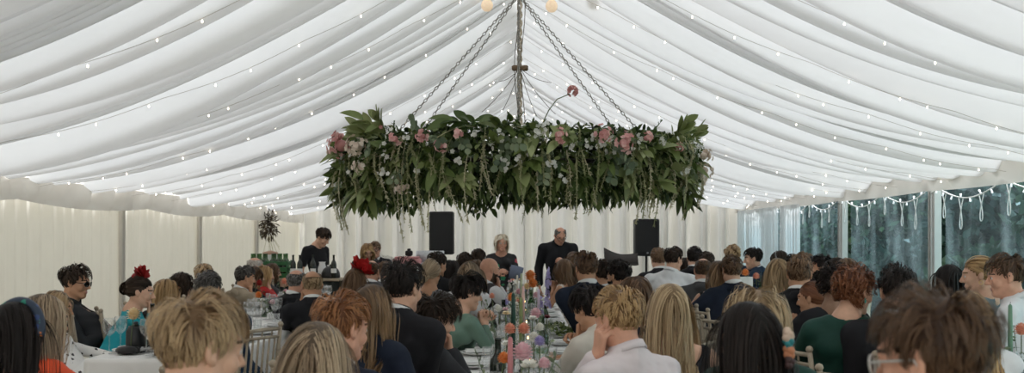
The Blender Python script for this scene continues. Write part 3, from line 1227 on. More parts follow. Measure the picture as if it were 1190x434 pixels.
M_ceil = cloth_mat('ceiling_drape', (.84, .85, .86), trans=.165, var=.02, tcol=(.775, .795, .815))
M_wall = cloth_mat('wall_lining', (.78, .75, .69), trans=.36, var=.04, tcol=(.57, .545, .495))
M_val = cloth_mat('valance_fabric', (.78, .755, .71), trans=.20, var=.04)
M_curt = cloth_mat('gable_curtain', (.80, .785, .75), trans=.12, var=.03)
M_sheer = cloth_mat('sheer_curtain', (.90, .92, .93), trans=.35, var=.03)
M_alu = mat('aluminium_post', (.58, .58, .57), .45, .05, 8, metal=.3)
M_floor = mat('coir_matting', (.12, .105, .085), .95, .3, 14, bump=.5)


def ceil_z(x, side):
    t = np.clip(np.abs(x) / WX, 0, 1)
    return RZ + (eave(side) - RZ) * t - 4 * .30 * t * (1 - t)


def make_creases(r, side):
    ys = [YF]
    while ys[-1] < YB:
        u = r.uniform()
        ys.append(ys[-1] + (r.uniform(.05, .13) if u < .62 else r.uniform(.22, .55)))
    return np.array(ys)


CRE = {}


def drape(side):
    r = np.random.default_rng(31 + side)
    cr = make_creases(r, side)
    CRE[side] = cr
    yy = []
    for a, b in zip(cr[:-1], cr[1:]):
        yy += list(a + np.minimum((b - a) * np.array([0, .05, .12, .25, .4, .55, .7, .84, .93, .97]), b - a))
    yy = np.array(yy + [cr[-1]])
    k = np.clip(np.searchsorted(cr, yy, side='right') - 1, 0, len(cr) - 2)
    a, b = cr[k], cr[k + 1]
    u = (yy - a) / (b - a)
    xs = np.linspace(0, WX - .13, 44)
    amp = np.minimum(.34 * (b - a) + .034, .17) * r.uniform(.8, 1.3, len(cr))[k]
    tuck = r.uniform(.03, .12, len(cr))
    tuck = np.where(u < .5, tuck[k], tuck[np.minimum(k + 1, len(cr) - 1)]) * np.exp(-(np.minimum(u, 1 - u) * (b - a) / .020) ** 2)
    prof = 1 - np.abs(2 * u - 1) ** 2.6                     # fabric belly between two gathered seams
    skew = r.uniform(-.5, .5, len(cr))[k]
    ph = r.uniform(0, 6.28, 3)
    Z = np.zeros((len(yy), len(xs), 3))
    for j, x in enumerate(xs):
        t = x / WX
        wob = .16 * math.sin(1.3 * t * PI + ph[0]) * np.sin(yy * .55 + ph[1]) * math.sin(PI * min(t, 1)) + .05 * np.sin(yy * 2.1 + t * 3 + ph[2])
        bay = .03 * np.cos((yy - 8.7) * 2 * PI / 3.0 + PI) * t ** 3      # scallop of each bay at the eave
        sw_ = amp * (.75 + .35 * math.sin(PI * t)) * (1 + .25 * np.sin(yy * 3.1 + t * 5))
        Z[:, j] = np.stack([np.full(len(yy), side * x), yy + wob + skew * .06 * prof * math.sin(PI * min(t, 1)), ceil_z(x, side) - sw_ * prof - bay + .03 + tuck], 1)
    return Z


for side in (-1, 1):
    G = drape(side)
    mb = MB()
    mb.grid(G, flip=side > 0)
    tag(mb.build('ceiling', M_ceil), kind='structure')

# floor and ground
mb = MB()
mb.box((0, (YB + YF) / 2, -.03), (2 * WX + .1, YB - YF, .06))
tag(mb.build('floor', M_floor, smooth=False), kind='structure')
M_grass = mat('lawn', (.05, .085, .025), .95, .35, 3, bump=.4)
mb = MB()
mb.grid(np.array([[(x, y, -.08 + (0 if abs(x) < 6 else .15 * math.sin(x) * math.sin(y * .4))) for x in np.linspace(-30, 34, 33)] for y in np.linspace(-14, 40, 28)]), flip=True)
tag(mb.build('ground', M_grass), kind='structure')


def pleat_wall(name, p0, p1, z0, z1f, m, wl=.16, amp=.03, seed=0, n=None, gather=0.0, par=None, kind='structure', sharp=False):
    """hanging cloth between two plan points; z1f gives its top along the run"""
    r = np.random.default_rng(seed)
    p0, p1 = V(*p0), V(*p1)
    L = np.linalg.norm(p1 - p0)
    n = n or int(L / wl * (18 if sharp else 7))
    t = np.linspace(0, 1, n)
    ph = np.cumsum(r.uniform(.5, 1.5, n))
    ph = ph / ph[-1] * L / wl * 2 * PI
    A = amp * (1 + .5 * np.interp(t * 9, range(10), r.uniform(-1, 1, 10)))
    nn = nrm(V(-(p1 - p0)[1], (p1 - p0)[0]))
    rows = 14
    G = np.zeros((n, rows, 3))
    for j in range(rows):
        w = j / (rows - 1)
        o = A * (np.sin(ph + .35 * math.sin(w * 3)) + .35 * np.sin(ph * 2.3 + w)) * (1 - gather * w)
        if sharp:
            q_ = (np.sin(ph + .5 * math.sin(w * 3)) + 1) / 2
            o = A * (2.2 * q_ ** 2.5 - .6 + .25 * np.sin(ph * 3.1 + 2 * w)) * (1 - gather * w)
        xy = p0[None] + t[:, None] * (p1 - p0)[None] + o[:, None] * nn[None]
        G[:, j, :2] = xy
        zt = z1f(t)
        G[:, j, 2] = z0 + (zt - z0) * w
    mb = MB()
    mb.grid(G)
    ob = mb.build(name, m, par)
    if kind:
        ob['kind'] = kind
    return ob


pleat_wall('wall_left', (-WX, YF), (-WX, YB + .2), 0, lambda t: np.full_like(t, 2.02), M_wall, wl=.22, amp=.012, seed=3)
zt = lambda x: np.where(x < 0, ceil_z(x, -1), ceil_z(x, 1))
pleat_wall('wall_back', (-WX - .1, YB - .05), (WX + .1, YB - .05), 0, lambda t: zt(-WX + 2 * WX * t) - .02, M_curt, wl=.40, amp=.20, seed=5, gather=.25, sharp=True)

# window side: posts, clear panels, sheer curtains
posts_y = [5260 / 1169 * 1169 / u for u in ()]
PY = [F * WX / u for u in (488, 380, 312, 262)]        # 10.8, 13.8, 16.9, 20.1
PY = [PY[0] - 3.05 * k for k in range(5, 0, -1)] + PY
k = 0
for y in PY:
    mb = MB()
    mb.box((WX - .05, y, 1.06), (.085, .15, 2.12), bev=.008)
    mb.box((WX - .100, y - .028, 1.06), (.02, .022, 2.12))
    mb.box((WX - .100, y + .028, 1.06), (.02, .022, 2.12))
    k += 1
    tag(mb.build('trim_%d' % k, M_alu, smooth=False), 'grey aluminium marquee post between the clear window panels', kind='structure')
for y in [F * WX / u for u in (467, 376, 309)]:
    k += 1
    mb = MB()
    mb.box((-WX + .045, y, 1.0), (.05, .09, 2.0), bev=.01)
    tag(mb.build('trim_%d' % k, M_wall, smooth=False), 'fabric covered marquee post against the cream side wall', kind='structure')
mb = MB()
mb.box((0, (YB + YF) / 2, RZ + .10), (.09, YB - YF, .12), bev=.01)
k += 1
tag(mb.build('trim_%d' % k, M_alu, smooth=False), kind='structure')


def pvc():
    m, nt, out = base('clear_pvc')
    L = nt.links.new
    tc = nd(nt, 'ShaderNodeTexCoord')
    mp = nd(nt, 'ShaderNodeMapping')
    mp.inputs['Scale'].default_value = (1, 1, .35)
    mp.inputs['Rotation'].default_value = (.5, 0, 0)
    L(tc.outputs['Object'], mp.inputs[0])
    nz = nd(nt, 'ShaderNodeTexNoise')
    nz.inputs['Scale'].default_value = 2.6
    nz.inputs['Detail'].default_value = 5
    L(mp.outputs[0], nz.inputs['Vector'])
    t = nd(nt, 'ShaderNodeBsdfTransparent')
    t.inputs[0].default_value = (.50, .74, .84, 1)
    g = nd(nt, 'ShaderNodeBsdfGlossy')
    g.inputs['Roughness'].default_value = .12
    g.inputs[0].default_value = (.8, .9, 1, 1)
    bn = nd(nt, 'ShaderNodeBump')
    bn.inputs['Strength'].default_value = .5
    bn.inputs['Distance'].default_value = .03
    L(nz.outputs[0], bn.inputs['Height'])
    L(bn.outputs[0], g.inputs['Normal'])
    d = nd(nt, 'ShaderNodeBsdfTranslucent')       # scuffed, clouded film
    d.inputs[0].default_value = (.42, .60, .68, 1)
    mr = nd(nt, 'ShaderNodeMapRange')
    mr.inputs['From Min'].default_value = .45
    mr.inputs['From Max'].default_value = .75
    mr.inputs['To Min'].default_value = .03
    mr.inputs['To Max'].default_value = .30
    L(nz.outputs[0], mr.inputs[0])
    m1 = nd(nt, 'ShaderNodeMixShader')
    L(mr.outputs[0], m1.inputs[0])
    L(t.outputs[0], m1.inputs[1])
    L(d.outputs[0], m1.inputs[2])
    m2 = nd(nt, 'ShaderNodeMixShader')
    m2.inputs[0].default_value = .06
    L(m1.outputs[0], m2.inputs[1])
    L(g.outputs[0], m2.inputs[2])
    L(m2.outputs[0], out.inputs[0])
    return m


M_pvc = pvc()
ends = PY
for i in range(len(ends) - 1):
    y0, y1 = ends[i] + .07, ends[i + 1] - .07
    mb = MB()
    n = 26
    G = np.array([[(WX + .02 + .012 * math.sin(7 * a + 3 * b + i) + .008 * math.sin(17 * a - 5 * b), y0 + (y1 - y0) * a, .02 + 2.12 * b) for b in np.linspace(0, 1, 9)] for a in np.linspace(0, 1, n)])
    mb.grid(G)
    ob = tag(mb.build('window_%d' % (i + 1), M_pvc), kind='structure')
    ob.visible_shadow = True
    bb = MB()                       # hem bars
    bb.box((WX + .03, (y0 + y1) / 2, .05), (.03, y1 - y0, .06))
    tag(bb.build('window_hem', M_alu, ob, smooth=False), kind='structure')

# valances: swagged fabric where roof and wall meet
for side, nm in ((-1, 'trim_31'), (1, 'trim_32')):
    mb = MB()
    n = 500
    yv = np.linspace(YF, YB, n)
    r = np.random.default_rng(9 + side)
    s0 = 8.72 if side < 0 else 10.8
    ph = ((yv - s0) / 3.03) % 1.0
    dip = .055 * (1 - (2 * ph - 1) ** 2)
    rows = 12
    G = np.zeros((n, rows, 3))
    top, bot = (2.06, 1.86) if side < 0 else (2.26, 2.02)
    for j in range(rows):
        w = j / (rows - 1)
        crump = .034 * np.sin(yv * 9 + w * 2.2 + 2 * np.sin(yv * 1.7)) * math.sin(PI * w) + .018 * np.sin(yv * 21 + w * 4) * w * (1 - w) * 2
        fan = .05 * np.exp(-((ph - .5) ** 2 - .25) ** 2 * 60) * math.sin(PI * w) * np.sin(yv * 30 + w * 3)
        zz = top + (bot - top) * w - (dip * w if side < 0 else .25 * dip * w)
        G[:, j] = np.stack([side * (WX - .13 - .02 * w) + side * -1 * (crump + fan * .5) * (1 if side < 0 else .35), yv, zz], 1)
    mb.grid(G, flip=side < 0)
    tag(mb.build(nm, M_val), 'gathered cream fabric valance along the marquee eaves', kind='structure')

# sheer curtains in the two far window bays
for i, (ya, yb, wl, am) in enumerate(((16.95, 20.0, .16, .03), (15.6, 16.75, .15, .03))):
    ob = pleat_wall('sheer_curtain', (WX - .16, ya), (WX - .16, yb), 0.02, lambda t: np.full_like(t, 2.05), M_sheer, wl=wl, amp=am, seed=20 + i, kind=None)
    tag(ob, ['pale sheer curtain across the farthest clear window panel', 'narrow sheer curtain gathered beside the third window post'][i], 'curtain')

# ------------------------------------------------------------------ fairy light strings along the roof folds
M_wire = mat('light_wire', (.50, .47, .42), .6)
M_wwire = mat('white_wire', (.80, .82, .82), .5)
M_bulb = mat('fairy_bulb', (1, .9, .75), .3, emis=(1, .86, .66), estr=5.0)
bulb_me = None


def bulb(parent, loc, r=.012, m=None, name='light_bulb'):
    global bulb_me
    if bulb_me is None:
        b = MB()
        b.lathe([(.0001, .022), (.006, .020), (.010, .010), (.0115, 0), (.009, -.010), (.0001, -.015)], n=8)
        o = b.build(name, M_bulb)
        bulb_me = o.data
    else:
        o = bpy.data.objects.new(name, bulb_me)
        C.objects.link(o)
    o.location = loc
    o.scale = (r / .0115,) * 3
    o.parent = parent
    return o


PHOTO_SIDE = {-1: 'left', 1: 'right'}
ORD = ['nearest the camera', 'second nearest the camera', 'third nearest the camera', 'fourth from the camera', 'fifth from the camera', 'sixth from the camera',
       'seventh from the camera', 'eighth from the camera', 'ninth from the camera', 'tenth from the camera', 'eleventh from the camera', 'twelfth from the camera',
       'thirteenth from the camera', 'last but one before the gable', 'last before the gable']
for side in (-1, 1):
    r = np.random.default_rng(77 + side)
    ys = [5.6, 7.0, 8.1, 9.3, 10.3, 11.4, 12.4, 13.3, 14.3, 15.2, 16.2, 17.1, 18.0, 18.9, 19.6]
    for i, y0 in enumerate(ys):
        n = 90
        x = np.linspace(.05, WX - .12, n)
        a, b, c = r.uniform(-.12, .12, 3)
        yy = y0 + .30 * np.sin(x * .9 + a * 20) * .6 + b * x * .5
        zz = ceil_z(x, side) - .115 - .02 * np.abs(np.sin(x * 3.2 + c * 30))
        P = np.stack([side * x, yy, zz], 1)
        mb = MB()
        mb.tube(P, .0017, 5)
        # little twisted leads
        root = mb.build('fairy_lights', M_wire)
        tag(root, 'string of warm fairy lights on the %s roof slope, %s' % (PHOTO_SIDE[side], ORD[i]), 'string lights', 'fairy light strings across the draped roof')
        nb = 13
        for k in range(nb):
            q = (k + r.uniform(.1, .9)) / nb * (n - 1)
            p = P[int(q)] + V(0, r.uniform(-.02, .02), -.022)
            bulb(root, p, .0055 if y0 < 10 else .0060)

# icicle lights hanging inside the window heads
for i in range(4, len(PY) - 1):
    y0, y1 = PY[i] + .08, PY[i + 1] - .08
    r = np.random.default_rng(100 + i)
    n = 60
    t = np.linspace(0, 1, n)
    yy = y0 + (y1 - y0) * t
    zz = 2.06 - .13 * np.abs(np.sin(2.0 * PI * t + .4)) ** 1.0 - .02 * t
    P = np.stack([np.full(n, WX - .13), yy, zz], 1)
    mb = MB()
    mb.tube(P, .007, 6)
    mb2 = MB()
    root = mb.build('icicle_lights', M_wwire)
    tag(root, 'white icicle light string looped under the %s window head' % ['nearest', 'second', 'third', 'fourth', 'fourth', 'far fourth', 'second farthest', 'farthest'][min(7, i - 1) if i < 4 else [0, 1, 2, 3, 7][i - 4]], 'string lights', 'icicle light strings at the windows')
    for k in range(6):
        f = (k + .5 + r.uniform(-.2, .2)) / 6
        j = int(f * (n - 1))
        p = P[j]
        L = r.uniform(.20, .34)
        h = MB()
        tt = np.linspace(0, 1, 16)
        wd = .10
        loop = np.stack([np.full(16, p[0]), p[1] + wd * np.sin(tt * PI * 2) * .5 * (1 - 0 * tt) + (tt - .5) * wd, p[2] - L * np.sin(tt * PI)], 1)
        h.tube(loop, .0055, 5)
        h.build('hanging_strand', M_wwire, root)
    for k in range(14):
        p = P[int((k + .5) / 14 * (n - 1))]
        h = MB()
        dy = r.uniform(-.04, .04)
        h.tube([p, p + V(-.004, dy, -.035 * r.choice([-1, 1]) * 1.1)], [.006, .011], 6)
        h.build('bulb', mat('frosted_bulb', (.9, .93, .95), .3, emis=(.85, .93, 1), estr=.35), root)

# ------------------------------------------------------------------ outside: trees and bushes beyond the clear panels
def tree(x, y, h, w, seed, label, cols, name='tree', cat='tree'):
    r = np.random.default_rng(seed)
    o = empty(name, (x, y, -.05), label, cat, 'trees and bushes outside the windows')
    mb = MB()
    ts = np.linspace(0, 1, 6)
    mb.tube(np.stack([.1 * np.sin(ts * 3 + seed), .1 * np.cos(ts * 2), ts * h * .75], 1), .14 * (1 - ts * .8) * h / 5 + .02, 8)
    mb.build('trunk', mat('bark', (.06, .045, .03), .9), o)
    n = 7500 if h < 6 else 9000
    nb = 26
    bc = nrm(r.normal(size=(nb, 3))) * r.uniform(.3, 1, (nb, 1)) * V(w, w, h * .46) * .8 + V(0, 0, h * .53)
    br = r.uniform(.28, .5, nb) * w
    k = r.integers(0, nb, n)
    c = bc[k] + nrm(r.normal(size=(n, 3))) * (br[k] * r.uniform(.75, 1.05, n))[:, None]
    c[:, 2] = np.maximum(c[:, 2], .1)
    d = nrm(r.normal(size=(n, 3)) + V(0, 0, -.3))
    s = nrm(np.cross(d, r.normal(size=(n, 3))))
    L = r.uniform(.10, .20, n)[:, None] * (1.3 if h < 6 else 2.6)
    vs = np.stack([c, c + d * L * .5 + s * L * .3, c + d * L, c + d * L * .5 - s * L * .3], 1)
    mb = MB()
    uv = np.zeros((n, 4, 2))
    uv[..., 0] = r.uniform(0, 1, n)[:, None]
    q = np.arange(n * 4).reshape(n, 4)
    mb.add(vs.reshape(-1, 3), q, uv=uv.reshape(-1, 2))
    mb.build('foliage', cols, o)
    return o


M_g1 = uv_mat('tree_green', [(0, (.012, .035, .022)), (.6, (.025, .065, .035)), (1, (.055, .11, .05))], rough=.6, trans=.15)
M_g2 = uv_mat('tree_bluegreen', [(0, (.010, .030, .028)), (.6, (.020, .055, .045)), (1, (.04, .09, .065))], rough=.6, trans=.15)
for i, (x, y, h, w, lab) in enumerate((
        (7.3, 12.2, 3.7, 1.35, 'dark leafy tree outside the nearest window, right edge of view'),
        (7.5, 15.3, 3.6, 1.4, 'dense green tree outside the nearest window, beside its left post'),
        (7.2, 18.6, 3.7, 1.4, 'bushy green tree filling the second window panel'),
        (8.2, 22.0, 3.8, 1.5, 'blue green tree seen at the far side of the second window'),
        (8.0, 25.6, 3.8, 1.5, 'green tree seen through the third window panel'),
        (8.6, 29.4, 3.8, 1.6, 'hazy tree behind the sheer curtain of the farthest window'),
        (6.3, 13.7, 1.5, .75, 'low rounded bush close outside the nearest window'),
        (6.2, 17.0, 1.5, .75, 'low rounded bush close outside the second window'))):
    tree(x, y, h, w, 50 + i, lab, (M_g1, M_g2)[i % 2], 'bush' if h < 2.5 else 'tree', 'bush' if h < 2.5 else 'tree')
r = np.random.default_rng(66)
hg_ = empty('garden_hedge', (12.5, 31, -.05), 'tall dark hedge running along behind the trees outside the windows', 'hedge')
n = 26000
cen = np.stack([r.uniform(-1.0, 1.0, n), r.uniform(-19, 19, n), r.uniform(.0, 1, n)], 1)
hh_ = 4.0 + .35 * np.sin(cen[:, 1] * .9) + .2 * np.sin(cen[:, 1] * 2.3)
cen[:, 2] *= hh_
d = nrm(r.normal(size=(n, 3)))
s_ = nrm(np.cross(d, r.normal(size=(n, 3))))
L = r.uniform(.16, .32, n)[:, None]
vs = np.stack([cen, cen + d * L * .5 + s_ * L * .3, cen + d * L, cen + d * L * .5 - s_ * L * .3], 1)
mb = MB()
uv = np.zeros((n, 4, 2))
uv[..., 0] = r.uniform(0, .8, n)[:, None]
mb.add(vs.reshape(-1, 3), np.arange(n * 4).reshape(n, 4), uv=uv.reshape(-1, 2))
mb.build('foliage', M_g2, hg_)
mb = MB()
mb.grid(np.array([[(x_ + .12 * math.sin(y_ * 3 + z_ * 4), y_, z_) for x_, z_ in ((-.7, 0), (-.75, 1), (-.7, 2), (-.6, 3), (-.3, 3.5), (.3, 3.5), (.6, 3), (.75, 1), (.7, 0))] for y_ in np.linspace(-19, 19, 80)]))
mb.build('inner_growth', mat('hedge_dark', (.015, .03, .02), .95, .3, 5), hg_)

# ------------------------------------------------------------------ speakers, music stand, DJ table, bar
M_blk = mat('speaker_black', (.012, .012, .013), .6, .1, 60, bump=.2)
M_blk2 = mat('speaker_grille', (.020, .020, .021), .75, .3, 200, bump=.5)


def speaker(x, y, z0, z1, w, lab):
    o = empty('loudspeaker', (x, y, 0), lab, 'speaker')
    h = z1 - z0
    b = MB()
    b.box((0, 0, z0 + h / 2), (w, .36, h), bev=.02)
    b.build('cabinet', M_blk, o, smooth=False)
    b = MB()
    b.box((0, -.185, z0 + h / 2 + .02), (w * .9, .02, h * .86), bev=.008)
    b.build('grille', M_blk2, o, smooth=False)
    b = MB()
    b.lathe([(.0001, 0), (.018, 0), (.018, .008), (.0001, .008)], n=12)
    v = b.v[0].copy()
    b.v[0] = np.stack([v[:, 0], -v[:, 2] - .195, v[:, 1] + z0 + .06], 1)
    b.build('badge', mat('badge_grey', (.35, .35, .36), .3), o)
    return o


def spk_stand(x, y, z0, lab):
    o = empty('speaker_stand', (x, y, 0), lab, 'speaker stand')
    b = MB()
    b.tube([(0, 0, .25), (0, 0, z0)], .022, 10)
    b.build('pole', M_blk, o)
    b = MB()
    b.tube([(0, 0, .68), (0, 0, .76)], .035, 10)
    b.build('collar', M_blk, o)
    for k in range(3):
        a = k * 2 * PI / 3 + .4
        b = MB()
        b.tube([(0, 0, .72), (math.cos(a) * .5, math.sin(a) * .5, .02)], .014, 8)
        b.build('leg', M_blk, o)


s_ = F / 19.3
for px, za, zb, lab, l2 in ((513.5, 1.20, 2.02, 'black loudspeaker in front of the curtain, left of the standing couple', 'black tripod stand under the left loudspeaker'),
                        (751, 1.17, 1.88, 'black loudspeaker in front of the curtain, right of the standing couple', 'black tripod stand under the right loudspeaker')):
    speaker((px - VX) / s_, 19.3, za, zb, .46, lab)
    spk_stand((px - VX) / s_, 19.3, za, l2)

# music stand with a warped dark desk
ms = 88.0
mx_, my_ = (722 - VX) / ms, F / ms
o = empty('music_stand', (mx_, my_, 0), 'dark brown music stand with a wide curved desk, right of the standing man', 'music stand')
b = MB()
n = 17
t = np.linspace(-1, 1, n)
top = 1.30 + .045 * (np.abs(t) ** 1.6) * np.where(t < 0, 1.3, 1.1) - .03 * t
bot = 1.18 - .02 * t - .02 * (1 - t ** 2)
G = np.stack([np.stack([t * .225, np.full(n, .0) - .03 * t ** 2, bot], 1), np.stack([t * .225, np.full(n, .05) - .03 * t ** 2, (top + bot) / 2], 1), np.stack([t * .225, np.full(n, .10) - .03 * t ** 2, top], 1)], 1)
b.grid(G)
dk = b.build('desk', mat('desk_brown', (.035, .028, .024), .5), o)
md = dk.modifiers.new('solid', 'SOLIDIFY')
md.thickness = .008
b = MB()
b.tube([(-.20, -.03, 1.185), (.20, -.03, 1.165)], .012, 8)
b.build('ledge', mat('desk_brown', (.035, .028, .024), .5), o)
b = MB()
b.tube([(0, .06, .2), (0, .04, 1.24)], .011, 8)
b.build('pole', M_blk, o)
for k in range(3):
    a = k * 2 * PI / 3
    b = MB()
    b.tube([(0, .06, .25), (math.cos(a) * .25, .06 + math.sin(a) * .25, .015)], .008, 6)
    b.build('leg', M_blk, o)

# ------------------------------------------------------------------ pendant lanterns and ridge fittings
for i, (px, py, d, lab) in enumerate(((566, 6, 8.6, 'small cream pendant globe left of the roof ridge'), (641, 7, 8.6, 'small cream pendant globe just right of the roof ridge'),
                                      (692, -2, 8.4, 'small cream pendant globe farther right of the ridge at the top edge'))):
    x, z = (px - VX) * d / F, CAMZ + (HY - py) * d / F
    zt_ = float(ceil_z(abs(x), 1 if x > 0 else -1)) - .02
    o = empty('pendant_globe', (x, d, z), lab, 'pendant lamp', 'cream pendant globes under the ridge')
    b = MB()
    b.lathe([(.008, .055), (.028, .048), (.046, .025), (.052, -.002), (.046, -.03), (.026, -.05), (.0001, -.055)], n=16)
    b.build('globe', mat('cream_paper', (.75, .62, .48), .7, .1, 40, emis=(1, .75, .5), estr=.25), o)
    b = MB()
    b.tube([(0, 0, .05), (0, 0, .085)], .013, 8)
    b.build('lamp_cap', mat('brass', (.5, .35, .15), .4, metal=1), o)
    b = MB()
    b.tube([(0, 0, .08), (0, 0, zt_ - z + .05)], .003, 5)
    b.build('cord', M_wire, o)
# ------------------------------------------------------------------ the floral hoop
HD, HZ, HR = 8.5, 2.19, 1.24
hx0 = -.01
hoop = empty('floral_hoop', (hx0, HD, HZ), 'huge hanging ring of green foliage and pink flowers above the middle table', 'flower ring')


def leaf_batch(mb, pos, d, up, L, W, r, ux=None, seg=5, shape='oval', fold=.25, droop=.3):
    """many leaves at once: midrib from pos along d, blade in the plane of d and side"""
    n = len(pos)
    d = nrm(d)
    sd = nrm(np.cross(d, up))
    up2 = np.cross(sd, d)
    t = np.linspace(0, 1, seg)
    if shape == 'oval':
        prof = np.sin(PI * np.clip(t * .97 + .03, 0, 1)) ** .75 * (1 - .25 * t)
    elif shape == 'round':
        prof = np.sin(PI * (t * .98 + .02)) ** .5
    else:
        prof = np.sin(PI * (t * .95 + .05)) ** .6 * (1 - .55 * t)
    L, W = L[:, None, None], W[:, None, None]
    ctr = pos[:, None] + d[:, None] * (t[None, :, None] * L) - V(0, 0, 1) * (t ** 2)[None, :, None] * L * droop
    off = sd[:, None] * prof[None, :, None] * W * .5
    lift = up2[:, None] * prof[None, :, None] * W * fold * .5
    vs = np.stack([ctr - off + lift, ctr, ctr + off + lift], 2).reshape(-1, 3)
    o = (np.arange(n) * seg * 3)[:, None] + (np.arange(seg - 1) * 3)[None]
    o = o.ravel()
    q = np.concatenate([np.stack([o, o + 1, o + 4, o + 3], 1), np.stack([o + 1, o + 2, o + 5, o + 4], 1)])
    uv = np.zeros((n, seg, 3, 2))
    uv[..., 0] = (r.uniform(.02, .98, n) if ux is None else ux)[:, None, None]
    uv[..., 1] = t[None, :, None]
    mb.add(vs, q, uv=uv.reshape(-1, 2))


r = np.random.default_rng(11)


def env(th):
    x = np.cos(th)
    return np.interp(x, [-1, -.8, -.68, -.5, -.42, -.28, -.15, .0, .3, .7, .82, 1], [1.12, 1.12, .72, .62, 1.05, 1.18, .85, .92, .97, .98, .75, .85])


def ring_pts(n, r, rad=.24, up=.20, dn=.34, inner=.7):
    """points in the fat wreath around the hoop"""
    th = r.uniform(0, 2 * PI, n)
    a = r.uniform(0, 2 * PI, n)
    q = np.sqrt(r.uniform(.35, 1, n))
    ro = HR + rad * q * np.cos(a) * np.where(np.cos(a) < 0, inner, 1)
    z = np.where(np.sin(a) > 0, up, dn) * q * np.sin(a) - .02
    z = np.where(z < 0, z * env(th), z)
    p = np.stack([ro * np.cos(th), ro * np.sin(th), z], 1)
    out = np.stack([np.cos(a) * np.cos(th), np.cos(a) * np.sin(th), np.sin(a)], 1)
    return p, out, th


M_leaf = uv_mat('broad_leaf', [(0, (.030, .060, .014)), (.3, (.075, .120, .030)), (.65, (.17, .22, .065)), (1, (.36, .40, .19))], rough=.45, trans=.18, spec=.4)
M_dleaf = uv_mat('dark_leaf', [(0, (.016, .032, .010)), (.5, (.048, .080, .022)), (1, (.10, .145, .045))], rough=.5, trans=.1)
M_euc = uv_mat('eucalyptus_leaf', [(0, (.09, .13, .08)), (.6, (.17, .22, .13)), (1, (.28, .33, .20))], rough=.6, trans=.2)
M_fern = uv_mat('fern_frond', [(0, (.035, .075, .02)), (.6, (.07, .13, .035)), (1, (.12, .19, .06))], rough=.6, trans=.25)
M_ama = uv_mat('trailing_tassel', [(0, (.22, .24, .11)), (.6, (.42, .41, .24)), (1, (.58, .54, .38))], rough=.8, trans=.1)
M_pink = uv_mat('pink_petal', [(0, (.60, .26, .25)), (.5, (.76, .42, .40)), (1, (.88, .62, .58))], rough=.6, trans=.25)
M_blush = uv_mat('blush_petal', [(0, (.74, .60, .50)), (.5, (.86, .75, .64)), (1, (.92, .84, .76))], rough=.6, trans=.25)
M_whitep = uv_mat('white_petal', [(0, (.68, .68, .62)), (1, (.82, .82, .78))], rough=.6, trans=.25)
M_stem = mat('green_stem', (.10, .14, .05), .6)
b = MB()
t = np.linspace(0, 2 * PI, 65)
b.tube(np.stack([HR * np.cos(t), HR * np.sin(t), 0 * t], 1), .022, 8, cap=False)
b.tube(np.stack([HR * 1.06 * np.cos(t), HR * 1.06 * np.sin(t), -.10 + 0 * t], 1), .010, 6, cap=False)
b.tube(np.stack([HR * .94 * np.cos(t), HR * .94 * np.sin(t), -.10 + 0 * t], 1), .010, 6, cap=False)
b.build('hoop_frame', mat('hoop_metal', (.05, .045, .04), .5, metal=.6), hoop)
# dark dense filling
b = MB()
p, o_, th = ring_pts(6500, r, .22, .17, .30)
leaf_batch(b, p, nrm(o_ + r.normal(size=p.shape) * .7 + V(0, 0, -.5)), nrm(r.normal(size=p.shape) + V(0, 0, .6)), r.uniform(.05, .11, len(p)), r.uniform(.025, .05, len(p)), r, seg=4, droop=.3)
tag(b.build('small_leaves', M_dleaf, hoop), 'dense small dark green leaves', kind='stuff')
# mid-green trailing leaves on the underside
b = MB()
p, o_, th = ring_pts(3600, r, .28, .17, .36)
leaf_batch(b, p, nrm(o_ * .9 + r.normal(size=p.shape) * .8 + V(0, 0, -.3)), nrm(o_ + r.normal(size=p.shape) * .6), r.uniform(.05, .11, len(p)), r.uniform(.032, .062, len(p)), r, ux=r.uniform(0, .75, len(p)), seg=4)
tag(b.build('trailing_leaves', M_leaf, hoop), 'mid green leaves hanging round the underside', kind='stuff')
# big broad leaf sprays: each spray one part
for i in range(76):
    th = r.uniform(0, 2 * PI) if i > 30 else -PI / 2 + r.uniform(-1.75, 1.75)
    if i < 9:
        th = PI + r.uniform(-.15, .75)              # heavy cluster at the left end
    b = MB()
    n = int(r.integers(8, 15))
    rad = V(math.cos(th), math.sin(th), 0)
    tang = V(-math.sin(th), math.cos(th), 0)
    hz = r.uniform(-.28, .16)
    hz *= float(env(th)) if hz < 0 else 1
    bs = rad * (HR + .14) + V(0, 0, hz)
    if hz > .05 and r.uniform() < .6:
        main = nrm(rad * .6 + V(0, 0, r.uniform(.3, 1.0)) + tang * r.uniform(-.8, .8))
    else:
        main = nrm(rad * .5 + V(0, 0, r.uniform(-1.2, .1)) + tang * r.uniform(-1.1, 1.1))
    sl = r.uniform(.10, .22)
    k = np.linspace(0, 1, n)[:, None]
    pos = bs + main * sl * k
    d = main + r.normal(size=(n, 3)) * .55 + rad * .3
    L = r.uniform(.11, .20, n) * (1.2 if i < 9 else 1)
    leaf_batch(b, pos, d, nrm(rad * .8 + V(0, 0, .6) + r.normal(size=(n, 3)) * .3), L, L * r.uniform(.36, .5, n), r, ux=np.clip(r.uniform(.25, .95) + r.uniform(-.2, .2, n), .02, .98), seg=7, droop=.25)
    b.tube([bs - main * .1, bs + main * sl], .004, 5, uvx=.3)
    b.build('leaf_spray', M_leaf, hoop)
